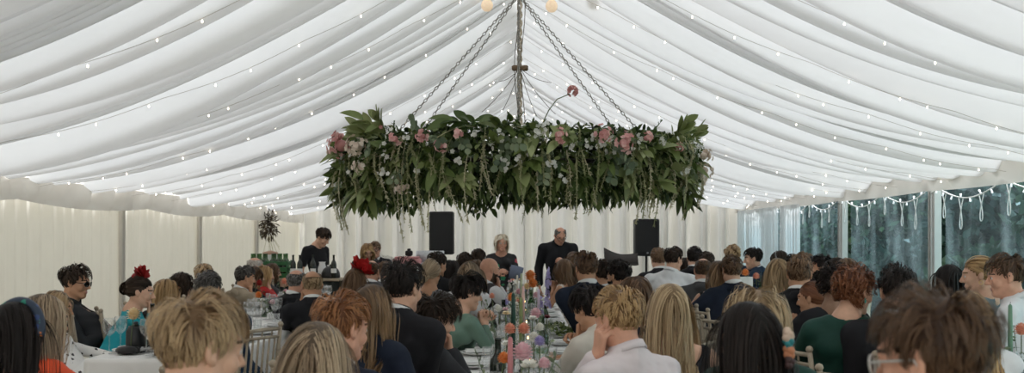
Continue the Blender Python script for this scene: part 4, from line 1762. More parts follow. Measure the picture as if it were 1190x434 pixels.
# eucalyptus
for i in range(22):
    th = -PI / 2 + r.uniform(-1.9, 1.9)
    rad = V(math.cos(th), math.sin(th), 0)
    tang = V(-math.sin(th), math.cos(th), 0)
    b = MB()
    n = 12
    k = np.linspace(0, 1, n)[:, None]
    bs = rad * (HR + .18) + V(0, 0, r.uniform(-.1, .14))
    main = nrm(rad * .4 + V(0, 0, r.uniform(-1, .1)) + tang * r.uniform(-.8, .8))
    pos = bs + main * .26 * k
    sg = np.where(np.arange(n) % 2, 1, -1)[:, None]
    leaf_batch(b, pos, np.cross(main, rad) * sg + main * .3 + r.normal(size=(n, 3)) * .2, nrm(rad + r.normal(size=(n, 3)) * .3), r.uniform(.04, .065, n), r.uniform(.035, .055, n), r, seg=5, shape='round', droop=.1)
    b.tube([bs, bs + main * .28], .003, 5, uvx=.4)
    b.build('eucalyptus_sprig', M_euc, hoop)
# ferny sprigs poking out along the top and the right end
for i in range(96):
    u = r.uniform()
    th = r.uniform(-.5, .9) if u < .35 else r.uniform(0, 2 * PI)
    rad = V(math.cos(th), math.sin(th), 0)
    tang = V(-math.sin(th), math.cos(th), 0)
    b = MB()
    bs = rad * (HR + .05) + V(0, 0, .06)
    main = nrm(rad * r.uniform(.0, .9) + V(0, 0, r.uniform(.15, .9)) + tang * r.uniform(-1, 1))
    L = r.uniform(.16, .34)
    n = 30
    k = np.linspace(.1, 1, n)[:, None]
    pos = bs + main * L * k + V(0, 0, -1) * L * .35 * k ** 2
    sg = np.where(np.arange(n) % 2, 1, -1)[:, None]
    leaf_batch(b, pos, np.cross(main, V(0, 0, 1)) * sg + main * .7 + r.normal(size=(n, 3)) * .25, np.tile(V(0, 0, 1), (n, 1)) + r.normal(size=(n, 3)) * .3,
               .055 * (1.1 - k[:, 0]) + .012, np.full(n, .009), r, seg=3, shape='lance', droop=.1)
    b.tube(np.concatenate([[bs], pos]), .002, 4, uvx=.5)
    b.build('fern_sprig', M_fern, hoop)
# hanging tassels of amaranthus
for i in range(120):
    th = -PI / 2 + r.uniform(-1.6, 1.75)
    if i > 80:
        th = r.uniform(0, 2 * PI)
    rad = V(math.cos(th), math.sin(th), 0)
    tang = V(-math.sin(th), math.cos(th), 0)
    L = r.uniform(.25, .50) * float(env(th))
    if i < 7:
        th = -PI / 2 - .62 + r.uniform(-.12, .2)
        rad = V(math.cos(th), math.sin(th), 0)
        L = r.uniform(.50, .66)
    bs = rad * (HR + r.uniform(.12, .26)) + V(0, 0, r.uniform(-.12, .14))
    k = np.linspace(0, 1, 12)
    P = bs + tang * (np.sin(k * 2 + i) * .03 + k * r.uniform(-.09, .12))[:, None] + rad * (.05 * np.sin(k * PI))[:, None] - V(0, 0, 1) * (k ** 1.1 * L)[:, None]
    b = MB()
    ux = r.uniform(0, 1)
    b.tube(P, .003, 5, uvx=ux)
    n = 110
    j = r.uniform(.10, 1, n)
    pos = np.stack([np.interp(j, k, P[:, c]) for c in range(3)], 1)
    leaf_batch(b, pos, r.normal(size=(n, 3)) * .7 + V(0, 0, -1), r.normal(size=(n, 3)), r.uniform(.016, .030, n), r.uniform(.006, .011, n), r, ux=np.clip(ux + r.uniform(-.15, .15, n), .02, .98), seg=3, droop=0)
    b.build('trailing_tassel', M_ama, hoop)
# wispy grass stems sticking up and out
for i in range(26):
    th = r.uniform(0, 2 * PI)
    rad = V(math.cos(th), math.sin(th), 0)
    tang = V(-math.sin(th), math.cos(th), 0)
    bs = rad * HR + V(0, 0, .08)
    L = r.uniform(.25, .48)
    k = np.linspace(0, 1, 10)
    dr = nrm(rad * r.uniform(-.2, .8) + V(0, 0, r.uniform(.5, 1)) + tang * r.uniform(-1, 1))
    P = bs + dr * (k * L)[:, None] + (tang * r.choice([-1, 1]) * .6 - V(0, 0, 1.1)) * (k ** 2.4 * L * .55)[:, None]
    b = MB()
    b.tube(P, .0022 + .002 * k, 4, uvx=.6)
    b.build('grass_stem', M_ama, hoop)


def blossom(b, c, rad, out, r, n=5, ux=.5, sz=.02):
    """one five-petalled floret"""
    out = nrm(out)
    a = nrm(np.cross(out, V(.2, .3, 1)))
    bb = np.cross(out, a)
    th = np.arange(n) * 2 * PI / n + r.uniform(0, 6)
    d = a[None] * np.cos(th)[:, None] + bb[None] * np.sin(th)[:, None] + out * .35
    leaf_batch(b, np.tile(c, (n, 1)), d, np.tile(out, (n, 1)), np.full(n, sz), np.full(n, sz * .85), r, ux=np.clip(np.full(n, ux) + r.uniform(-.15, .15, n), .02, .98), seg=4, shape='round', droop=0, fold=.15)


# flower clusters: (angle on the ring, height, radius out, spread, florets, material, name)
FL = [(PI + .46, .05, .20, .095, 44, M_pink), (PI + .66, .02, .20, .08, 38, M_blush), (PI + .70, -.13, .2, .06, 16, M_blush), (PI + .42, .13, .20, .05, 12, M_pink),
      (PI + .95, .05, .2, .045, 9, M_pink), (PI + 1.12, .05, .22, .045, 9, M_pink), (PI + 1.30, .06, .22, .03, 6, M_pink), (-PI / 2 + .18, .05, .22, .05, 10, M_pink), (-PI / 2 + .38, .06, .26, .055, 16, M_pink),
      (-PI / 2 + .48, .0, .28, .07, 22, M_pink), (-PI / 2 + .62, .05, .25, .04, 8, M_pink), (-PI / 2 + .85, .02, .24, .04, 8, M_pink), (-.38, -.02, .24, .06, 14, M_blush), (-.25, -.12, .22, .06, 12, M_blush),
      (PI + .15, .04, .2, .05, 10, M_blush), (-PI / 2 - .35, -.02, .24, .04, 8, M_pink), (PI + .75, .16, .1, .04, 8, M_pink), (.6, .05, .2, .06, 12, M_pink), (1.6, .03, .2, .06, 12, M_blush), (2.3, .04, .2, .06, 12, M_pink),
      (-PI / 2 - .62, -.30, .12, .05, 12, M_blush), (-.05, -.16, .2, .06, 12, M_blush)]
for th, z, ro, sp, n, m in FL:
    b = MB()
    rad = V(math.cos(th), math.sin(th), 0)
    c0 = rad * (HR + ro + .09) + V(0, 0, z)
    sp *= 1.25
    for j in range(n):
        dv = nrm(r.normal(size=3) + rad * 1.0)
        blossom(b, c0 + dv * sp * r.uniform(.5, 1), sp, dv, r, ux=r.uniform(.1, .9), sz=r.uniform(.018, .027))
    b.ball(c0, sp * .42, 8, uvx=.2)
    b.build('flower_cluster', m, hoop)
for i in range(64):      # little white sprays
    th = -PI / 2 + r.uniform(-1.7, 1.8)
    rad = V(math.cos(th), math.sin(th), 0)
    c0 = rad * (HR + .26) + V(0, 0, r.uniform(-.24, .12))
    b = MB()
    for j in range(int(r.integers(3, 6))):
        blossom(b, c0 + r.normal(size=3) * .022, .02, rad + r.normal(size=3) * .4, r, ux=.5, sz=.021)
    b.build('white_blossom', M_whitep, hoop)
# the one pink bloom standing up on its long stem near the middle
b = MB()
P = np.array([(.02, -HR + .1, .10), (.10, -HR + .02, .26), (.16, -HR + .02, .34), (.25, -HR, .375)]) + V(.12, 0, 0)
b.tube(P, .004, 5, uvx=.4)
b.build('bloom_stem', M_stem, hoop)
b = MB()
for j in range(16):
    dv = nrm(r.normal(size=3) + V(.5, -.5, .6))
    blossom(b, P[-1] + V(.02, 0, .02) + dv * .032, .03, dv, r, ux=r.uniform(), sz=.024)
b.build('tall_pink_bloom', M_pink, hoop)

# chains from the hoop to one hook, and the hook line to the ridge
M_chain = mat('steel_chain', (.34, .32, .29), .45, metal=.6)
APZ = 3.60
apex = V(hx0, HD, APZ)


def chain(p0, p1, name='chain', par=None, ll=.044, w=.011, r_=.0032):
    p0, p1 = V(*p0), V(*p1)
    L = np.linalg.norm(p1 - p0)
    u = (p1 - p0) / L
    a = nrm(np.cross(u, V(.3, 1, .2)))
    c = np.cross(u, a)
    n = int(L / (ll * .82))
    b = MB()
    t = np.linspace(0, 2 * PI, 9)
    for i in range(n):
        ctr = p0 + u * (i + .5) * L / n
        s_ = a if i % 2 else c
        b.tube(ctr + u * (ll / 2 * np.cos(t))[:, None] + s_ * (w * np.sin(t))[:, None], r_, 4, cap=False)
    return b.build(name, M_chain, par)


for k in range(6):
    th = k * PI / 3 + PI / 6
    chain((HR * math.cos(th), HR * math.sin(th), .02), (0, 0, APZ - HZ - .02), 'chain', hoop, r_=.0034)
b = MB()
t = np.linspace(0, 2 * PI, 17)
b.tube(np.stack([.03 * np.cos(t), 0 * t, APZ - HZ + .02 + .03 * np.sin(t)], 1), .006, 6, cap=False)
b.build('hanging_ring', M_chain, hoop)
b = MB()
zc = RZ - HZ + .02
b.tube([(0, 0, APZ - HZ + .04), (0, 0, zc)], .012, 6)
b.build('hanging_rope', mat('hemp_rope', (.62, .54, .43), .9, .3, 60, bump=.5), hoop)

# a rope of twisted twine and cable running down the middle of the view behind the chains
rp_ = empty('ridge_rope', (0, 9.6, 2.0), 'twisted beige rope hanging vertically from the ridge behind the flower ring', 'rope')
b = MB()
k = np.linspace(0, 1, 120)
for q in (0, PI):
    b.tube(np.stack([.016 * np.cos(k * 60 + q), .016 * np.sin(k * 60 + q), .30 + k * 1.62], 1), .013, 6)
b.build('strand', mat('hemp_rope', (.62, .54, .43), .9, .3, 60, bump=.5), rp_)
b = MB()
for q in (-1, 1):
    b.tube(np.stack([.03 * q + .02 * np.sin(k * 9), 0 * k - .02, .30 + k * 1.62], 1), .004, 5)
b.build('cable', mat('dark_cable', (.16, .14, .12), .7), rp_)
zk = CAMZ + (HY - 80) * 9.6 / F - 2.0
b = MB()
b.box((-.045, -.04, zk), (.06, .06, .05), bev=.01)
b.box((.003, -.04, zk), (.05, .03, .03), bev=.004)
b.box((.050, -.04, zk), (.06, .06, .05), bev=.01)
b.build('wooden_toggle', mat('toggle_wood', (.20, .13, .08), .7), rp_)
b = MB()
b.tube([(-.075, -.04, zk), (.08, -.04, zk)], .014, 8)
b.build('toggle_bar', mat('toggle_wood', (.20, .13, .08), .7), rp_)
b = MB()
for dx, dz in ((-.36, -.42), (-.16, -.40), (.16, -.46), (.30, -.14), (.34, -.44), (-.20, -.13)):
    kk = np.linspace(0, 1, 8)
    b.tube(np.stack([dx * kk, -.04 + 0 * kk, zk + dz * kk - .03 * np.sin(kk * PI)], 1), .0028, 4)
b.build('tie_cord', mat('dark_cable', (.16, .14, .12), .7), rp_)

# dried flower bunch on the left wall
hg = empty('hanging_bouquet', (-WX + .16, F * WX / 303, 1.75), 'dark dried flower bunch hanging high on the cream side wall', 'flowers')
b = MB()
n = 420
p = nrm(r.normal(size=(n, 3))) * V(.14, .16, .26) * r.uniform(.3, 1, n)[:, None] + V(0, 0, .0)
leaf_batch(b, p, nrm(p + r.normal(size=p.shape) * .1), r.normal(size=(n, 3)), r.uniform(.05, .12, n), r.uniform(.012, .03, n), r, seg=4)
b.build('dried_leaves', uv_mat('dried_dark', [(0, (.03, .022, .018)), (.6, (.07, .05, .035)), (1, (.16, .13, .07))], rough=.8), hg)
for i in range(14):
    b = MB()
    d = nrm(V(r.uniform(-.2, .5), r.uniform(-.8, .8), -1))
    b.tube([V(0, 0, -.1) + d * .1, V(0, 0, -.1) + d * .42 + V(0, 0, .02)], .003, 4, uvx=.9)
    b.build('stalk', M_ama, hg)
def lim(t):
    w_ = t.split()[:16]
    while w_[-1] in ('the', 'of', 'on', 'in', 'at', 'and', 'beside', 'right', 'left', 'a'):
        w_ = w_[:-1]
    return ' '.join(w_)


# ------------------------------------------------------------------ furniture
M_lime = mat('limewashed_wood', (.40, .335, .25), .55, .18, 14, stretch=(1, 1, .3))
M_pad = mat('ivory_pad', (.70, .66, .58), .8, .04)
M_linen = mat('white_linen', (.86, .85, .83), .85, .03, 6, bump=.12, bscale=160)
M_tbl = mat('trestle_ply', (.30, .22, .14), .7)
M_grey_m = mat('folding_metal', (.20, .20, .21), .4, metal=.6)

ch = empty('banquet_chair', (0, 0, 0), 'x', 'chair', 'limewashed banquet chairs')
for q in (-1, 1):
    b = MB()
    b.tube([(q * .185, .19, 0), (q * .19, .19, .22), (q * .19, .185, .44)], [.012, .016, .015], 8)
    for z in (.12, .30):
        b.tube([(q * .187, .19, z - .012), (q * .187, .19, z), (q * .187, .19, z + .012)], [.014, .020, .014], 8)
    b.build('leg', M_lime, ch)
    b = MB()
    b.tube([(q * .175, -.21, 0), (q * .18, -.19, .24), (q * .18, -.185, .46), (q * .175, -.215, .72), (q * .170, -.248, .95)], [.012, .016, .016, .014, .013], 8)
    b.ball((q * .170, -.250, .965), .019, 8)
    for z, y in ((.60, -.200), (.80, -.228)):
        b.ball((q * .174, y, z), (.018, .018, .010), 8)
    b.build('leg', M_lime, ch)
b = MB()
b.box((0, 0, .445), (.40, .40, .028), bev=.008)
b.build('seat', M_lime, ch)
b = MB()
b.box((0, 0, .477), (.38, .38, .040), bev=.016)
b.build('seat_pad', M_pad, ch)
b = MB()
for z, y, rr in ((.935, -.244, .012), (.885, -.238, .010), (.585, -.199, .011)):
    b.tube([(-.175, y, z), (0, y - .012, z + .004), (.175, y, z)], rr, 8)
for k in range(6):
    x = -.125 + .05 * k
    b.tube([(x, -.207, .585), (x, -.222, .71), (x, -.243, .888)], [.007, .0085, .007], 6)
    b.ball((x, -.218, .68), (.012, .012, .008), 6)
for k in range(3):
    b.tube([(-.09 + .09 * k, -.244, .888), (-.09 + .09 * k, -.252, .936)], .006, 6)
b.build('backrest', M_lime, ch)
b = MB()
for q in (-1, 1):
    b.tube([(q * .187, .19, .18), (q * .18, -.195, .18)], .009, 6)
    b.tube([(q * .187, .19, .32), (q * .18, -.195, .32)], .009, 6)
b.tube([(-.187, .19, .25), (.187, .19, .25)], .009, 6)
b.tube([(-.18, -.192, .25), (.18, -.192, .25)], .009, 6)
b.build('stretcher', M_lime, ch)
CHAIR = ch


def long_table(x, y0, y1, w, lab, clab):
    o = empty('banquet_table', (x, (y0 + y1) / 2, 0), lab, 'table', 'long banquet tables')
    L = y1 - y0
    b = MB()
    b.box((0, 0, .735), (w - .03, L - .03, .024), bev=.004)
    b.build('tabletop', M_tbl, o, smooth=False)
    n = max(1, round(L / 1.83))
    for k in range(n + 1):
        yy = -L / 2 + .12 + (L - .24) * k / n
        for q in (-1, 1):
            b = MB()
            b.tube([(q * (w / 2 - .1), yy, .72), (q * (w / 2 - .1), yy, 0)], .014, 8)
            b.build('leg', M_grey_m, o)
    # cloth: flat top with a drop that ripples more towards its hem
    r = np.random.default_rng(int(abs(x) * 10 + y0 * 7))
    per = []
    hw, hl, rc = w / 2, L / 2, .03
    m1 = int(L / .045)
    m2 = int(w / .045)
    per += [(hw, -hl + L * k / m1, 1, 0) for k in range(m1)]
    per += [(hw - w * k / m2, hl, 0, 1) for k in range(m2)]
    per += [(-hw, hl - L * k / m1, -1, 0) for k in range(m1)]
    per += [(-hw + w * k / m2, -hl, 0, -1) for k in range(m2)]
    per = np.array(per)
    n = len(per)
    s = np.arange(n)
    rip = .5 * np.sin(s * .75 + 1.5 * np.sin(s * .11)) + .5 * np.sin(s * .33 + 2 * np.sin(s * .05))
    rings = []
    for dz, outw in ((0, -.06), (0, -.008), (-.004, .002), (-.03, .006), (-.12, .010), (-.25, .016), (-.42, .022), (-.56, .028)):
        P = np.zeros((n, 3))
        o_ = outw + rip * max(0, -dz) * .045
        P[:, 0] = per[:, 0] + per[:, 2] * o_
        P[:, 1] = per[:, 1] + per[:, 3] * o_
        P[:, 2] = .752 + dz
        rings.append(P)
    G = np.stack(rings + [])
    G = np.concatenate([G, G[:, :1]], 1)
    b = MB()
    b.grid(G, flip=False)
    ny = int(L / .12)
    TG = np.array([[(-hw + .06 + (w - .12) * i / 8, -hl + .06 + (L - .12) * j / ny, .752 + .0012 * math.sin(i * 1.7 + j * .9)) for i in range(9)] for j in range(ny + 1)])
    b.grid(TG, flip=True)
    c = b.build('tablecloth', M_linen)
    c.location = (x, (y0 + y1) / 2, 0)
    tag(c, clab, 'tablecloth', 'white tablecloths')


TW = .86
long_table(0, 2.3, 13.0, TW, 'long middle banquet table leading to the standing couple', 'white linen cloth over the long middle table')
long_table(-2.35, 6.42, 12.9, TW, 'long banquet table on the left, parallel to the cream side wall', 'white linen cloth over the left table, its end facing the camera')
long_table(2.35, 2.6, 12.9, TW, 'long banquet table on the right, parallel to the clear windows', 'white linen cloth over the right table beside the windows')
ZT = .755

# ------------------------------------------------------------------ tableware
M_china = mat('white_china', (.88, .88, .87), .25, .02)
M_steel = mat('cutlery_steel', (.45, .45, .45), .25, metal=1)
M_glass = glass_mat('clear_glass', (.985, .99, .99), .72)
M_gglass = glass_mat('green_glass', (.25, .42, .22), .7)
M_dglass = mat('dark_bottle', (.012, .018, .012), .12, spec=.6)
M_paper = mat('white_card', (.80, .80, .78), .7, .02)
M_wine = mat('rose_wine', (.55, .25, .15), .2)
M_nap = mat('grey_napkin', (.80, .80, .79), .85, .05)

plate = MB().lathe([(.0001, .004), (.085, .004), (.092, .008), (.128, .017), (.131, .020), (.127, .021), (.09, .012), (.085, .008), (.0001, .007)], n=28).build('dinner_plate', M_china)
tag(plate, 'x', 'plate', 'plates at the place settings')
b = MB()
b.box((0, 0, .012), (.09, .19, .012), bev=.005)
b.box((.004, 0, .022), (.085, .18, .010), bev=.004)
nap = tag(b.build('folded_napkin', M_nap), 'x', 'napkin', 'folded napkins')
b = MB()
b.box((0, -.045, .004), (.012, .09, .005), bev=.002)
b.box((0, .055, .004), (.017, .11, .003), bev=.001)
knife = tag(b.build('table_knife', M_steel), 'x', 'knife', 'knives at the place settings')
b = MB()
b.box((0, -.03, .004), (.009, .13, .004), bev=.002)
b.box((0, .045, .005), (.022, .02, .003), bev=.001)
for k in range(4):
    b.box((-.009 + .006 * k, .075, .006), (.003, .045, .002))
fork = tag(b.build('table_fork', M_steel), 'x', 'fork', 'forks at the place settings')
b = MB()
b.lathe([(.0001, .003), (.034, .003), (.034, .001), (.034, .004), (.005, .008), (.004, .04), (.004, .095), (.012, .102), (.030, .120), (.039, .150), (.038, .180), (.031, .208), (.030, .208), (.037, .180), (.038, .150), (.028, .122), (.0001, .106)], n=16)
wg = b.build('wine_glass', M_glass)
tag(wg, 'x', 'glass', 'stemmed wine glasses')
b = MB().lathe([(.0001, .003), (.030, .003), (.004, .010), (.0035, .08), (.010, .09), (.022, .13), (.024, .18), (.021, .225), (.020, .225), (.023, .18), (.020, .13), (.0001, .094)], n=14)
fl = tag(b.build('champagne_flute', M_glass), 'x', 'glass', 'champagne flutes')
b = MB().lathe([(.0001, .002), (.030, .002), (.036, .10), (.0345, .10), (.029, .008), (.0001, .007)], n=16)
tb = tag(b.build('water_tumbler', M_glass), 'x', 'glass', 'water tumblers')


def bottle(mg, labm=None, name='wine_bottle'):
    b = MB().lathe([(.0001, 0), (.037, .002), (.0375, .01), (.0375, .19), (.032, .215), (.015, .245), (.0135, .30), (.0155, .302), (.0155, .315), (.0001, .316)], n=18)
    o = b.build(name, mg)
    if labm:
        MB().lathe([(.0381, .07), (.0381, .13)], n=18).build('bottle_label', labm, o)
    return o


bt = tag(bottle(M_dglass, M_paper), 'x', 'bottle', 'wine bottles')
gb = tag(bottle(M_gglass, mat('green_label', (.10, .35, .10), .5), 'green_bottle'), 'x', 'bottle', 'green bottles')


def candle(col, nm, h=.27):
    o = MB().lathe([(.0001, 0), (.0115, 0), (.011, h * .6), (.0095, h - .008), (.004, h), (.0001, h)], n=12).build('taper_candle', mat('wax_' + nm, col, .5, .04))
    w = MB().tube([(0, 0, h - .002), (.001, 0, h + .012)], .0012, 5).build('wick', mat('wick', (.05, .04, .03), .8), o)
    return tag(o, 'x', 'candle', 'tall taper candles')


def holder(h, m, nm='candlestick'):
    o = MB().lathe([(.0001, 0), (.040, 0), (.042, .006), (.030, .014), (.009, .024), (.007, h * .55), (.012, h * .6), (.007, h * .65), (.008, h - .03), (.016, h - .024), (.017, h), (.0125, h), (.012, h - .015), (.0001, h - .015)], n=16).build(nm, m)
    return tag(o, 'x', 'candlestick', 'candlesticks')


def vase(h, r_=.03, m=None):
    o = MB().lathe([(.0001, 0), (r_ * .9, .002), (r_, h * .2), (r_, h * .5), (r_ * .45, h * .78), (r_ * .42, h * .9), (r_ * .6, h), (r_ * .55, h), (r_ * .38, h * .9), (r_ * .4, h * .78), (r_ * .93, h * .5), (r_ * .9, .01), (.0001, .008)], n=16).build('bud_vase', m or M_glass)
    return tag(o, 'x', 'vase', 'bud vases')


M_fl = {
    'orange': uv_mat('orange_petal', [(0, (.85, .27, .06)), (1, (.95, .48, .20))], rough=.6, trans=.2),
    'coral': uv_mat('coral_petal', [(0, (.86, .36, .24)), (1, (.93, .56, .42))], rough=.6, trans=.2),
    'pink': uv_mat('bright_pink_petal', [(0, (.86, .52, .58)), (1, (.93, .72, .74))], rough=.6, trans=.2),
    'white': uv_mat('cream_petal', [(0, (.84, .82, .74)), (1, (.92, .91, .86))], rough=.6, trans=.2),
    'lilac': uv_mat('lilac_petal', [(0, (.42, .36, .66)), (1, (.62, .56, .82))], rough=.6, trans=.2),
    'peach': uv_mat('peach_petal', [(0, (.93, .72, .42)), (1, (.97, .84, .60))], rough=.6, trans=.2),
    'red': uv_mat('red_petal', [(0, (.42, .03, .03)), (1, (.60, .08, .06))], rough=.6, trans=.2),
    'burgundy': uv_mat('burgundy_petal', [(0, (.12, .01, .02)), (1, (.25, .03, .05))], rough=.6, trans=.2),
}
FR = np.random.default_rng(5)


def flower(kind, col, z0, z1, sz, lab=None, grp='table flowers', lean=(0, 0)):
    """cut flower standing in a vase: stem, leaves, bloom"""
    r = FR
    o = empty(kind, (0, 0, 0), lab or 'x', 'flower', grp)
    lx, ly = lean
    k = np.linspace(0, 1, 7)
    P = np.stack([lx * k ** 2, ly * k ** 2, z0 + (z1 - z0) * k], 1)
    MB().tube(P, .0028, 5).build('stem', M_stem, o)
    b = MB()
    n = 3
    j = r.uniform(.45, .85, n)
    pos = np.stack([np.interp(j, k, P[:, c]) for c in range(3)], 1)
    leaf_batch(b, pos, nrm(r.normal(size=(n, 3)) * V(1, 1, .3) + V(0, 0, .4)), np.tile(V(0, 0, 1), (n, 1)), r.uniform(.03, .06, n), r.uniform(.012, .022, n), r, seg=4)
    b.build('leaf', M_euc, o)
    b = MB()
    top = P[-1]
    if kind == 'delphinium':
        for i in range(34):
            t = r.uniform(0, 1)
            a = r.uniform(0, 6.28)
            rad = sz * (1.15 - t)
            dv = V(math.cos(a), math.sin(a), .2)
            blossom(b, top + V(0, 0, -.16 + .20 * t) + dv * rad * .6, .02, dv, r, ux=r.uniform(), sz=.016 + .008 * (1 - t))
    elif kind == 'dahlia' or kind == 'ranunculus':
        for ring_ in range(7):
            n = (5, 8, 11, 13, 13, 11, 8)[ring_]
            a = np.arange(n) * 2 * PI / n + ring_ * .5
            el = 1.40 - ring_ * .33
            d = np.stack([np.cos(a) * math.cos(el), np.sin(a) * math.cos(el), np.full(n, math.sin(el))], 1)
            leaf_batch(b, np.tile(top, (n, 1)) + d * sz * .50, d, np.tile(V(0, 0, 1), (n, 1)) + d * .1, np.full(n, sz * .55), np.full(n, sz * .50), r, seg=5, shape='round', droop=-.25, fold=.4)
        b.ball(top, sz * .62, 10, uvx=.3)
    else:      # open daisy or anemone: five broad petals
        for ring_ in range(2):
            n = 6
            a = np.arange(n) * 2 * PI / n + ring_ * .5
            el = .75 - .45 * ring_
            d = np.stack([np.cos(a) * math.cos(el), np.sin(a) * math.cos(el) - .25, np.full(n, math.sin(el))], 1)
            leaf_batch(b, np.tile(top, (n, 1)), d, np.tile(V(0, -.4, 1), (n, 1)), np.full(n, sz * 1.05), np.full(n, sz * .95), r, seg=5, shape='round', droop=0, fold=.2)
    b.build('bloom', M_fl[col], o)
    if kind == 'anemone':
        MB().ball(top + V(0, -.004, .008), sz * .28, 8).build('flower_centre', mat('dark_centre', (.05, .06, .03), .6), o)
    return o


SIDE = {-1: 'left', 1: 'right'}
TR = np.random.default_rng(21)
TN = {0: 'middle', -2.35: 'left', 2.35: 'right'}


def settings(tx, y0, y1, dy=.62, wine_rows=2, sides=(-1, 1)):
    n = int((y1 - y0) / dy)
    for sd in sides:
        for k in range(n):
            y = y0 + dy * (k + .5)
            where = 'on the %s side of the %s table' % (SIDE[sd], TN[tx])
            ex = tx + sd * (TW / 2)
            j = TR.uniform(-.02, .02)
            x = ex - sd * .16
            rz = PI / 2
            hand_over(plate, (x, y + j, ZT), TR.uniform(0, 6), 'white dinner plate ' + where, 'plates ' + where)
            hand_over(nap, (x + TR.uniform(-.01, .01), y + j, ZT + .011), rz + TR.uniform(-.2, .2), 'folded pale napkin lying on a plate ' + where, 'napkins ' + where)
            hand_over(fork, (x, y + j + sd * .165, ZT), rz * sd, 'steel fork beside a plate ' + where, 'forks ' + where)
            hand_over(knife, (x, y + j - sd * .165, ZT), rz * sd, 'steel knife beside a plate ' + where, 'knives ' + where)
            gx = ex - sd * .325
            hand_over(wg, (gx, y + TR.uniform(-.03, .03) + .07, ZT), 0, 'clear stemmed wine glass ' + where, 'wine glasses ' + where)
            hand_over(fl if k % 2 else wg, (gx + sd * .01, y - .08 + TR.uniform(-.03, .03), ZT), 0, ('champagne flute ' if k % 2 else 'clear stemmed wine glass ') + where, ('flutes ' if k % 2 else 'wine glasses ') + where)
            hand_over(wg, (gx - sd * .07, y + .16 + TR.uniform(-.03, .03), ZT), 0, 'clear stemmed wine glass ' + where, 'wine glasses ' + where)
            hand_over(tb, (gx + sd * .09, y + .20 + TR.uniform(-.02, .02), ZT), 0, 'clear water tumbler ' + where, 'tumblers ' + where)


settings(0, 2.6, 12.9)
settings(-2.35, 6.5, 12.4, wine_rows=1)
settings(2.35, 3.4, 8.6, sides=(-1, 1))


def at(px, s):
    return (px - VX) / s, F / s


def zof(py, s):
    return CAMZ - (py - HY) / s


# tall candles that the photograph shows along the middle table: (x px, top px, px/m, colour, name, length, label)
CS = mat('black_iron', (.03, .03, .03), .45, metal=.5)
BR = mat('brass', (.5, .35, .15), .4, metal=1)
for px, top, s, col, nm, ln, lab in (
        (596.5, 341, 226, (.010, .050, .035), 'forest', .30, 'dark green taper candle, tallest on the middle table'),
        (593, 392, 296, (.52, .20, .21), 'rose', .27, 'dusty rose taper candle nearest the camera on the middle table'),
        (605.5, 346, 205, (.22, .26, .10), 'moss', .28, 'moss green taper candle just behind the dark green one'),
        (608, 333, 168, (.66, .42, .38), 'blush', .26, 'blush pink taper candle farther along the middle table'),
        (606, 318, 140, (.50, .55, .38), 'sage', .30, 'pale sage taper candle behind the blush pink one'),
        (601, 320, 124, (.74, .68, .58), 'ivory', .26, 'ivory taper candle halfway down the middle table'),
        (613, 318, 112, (.66, .50, .46), 'shell', .26, 'shell pink taper candle near the orange blooms'),
        (626, 336, 152, (.60, .50, .62), 'mauve', .20, 'short mauve taper candle right of centre on the middle table')):
    x, y = at(px, s)
    zt_ = zof(top, s)
    c = candle(col, nm, ln)
    c['label'] = lab
    c.location = (x, y, zt_ - ln)
    h = holder(zt_ - ln - ZT + .012, CS if nm in ('forest', 'moss') else BR)
    h['label'] = ('black iron' if nm in ('forest', 'moss') else 'brass') + ' candlestick holding the ' + {'forest': 'dark green', 'rose': 'dusty rose', 'moss': 'moss green', 'blush': 'blush pink', 'sage': 'pale sage', 'ivory': 'ivory', 'shell': 'shell pink', 'mauve': 'mauve'}[nm] + ' taper'
    h.location = (x, y, ZT)
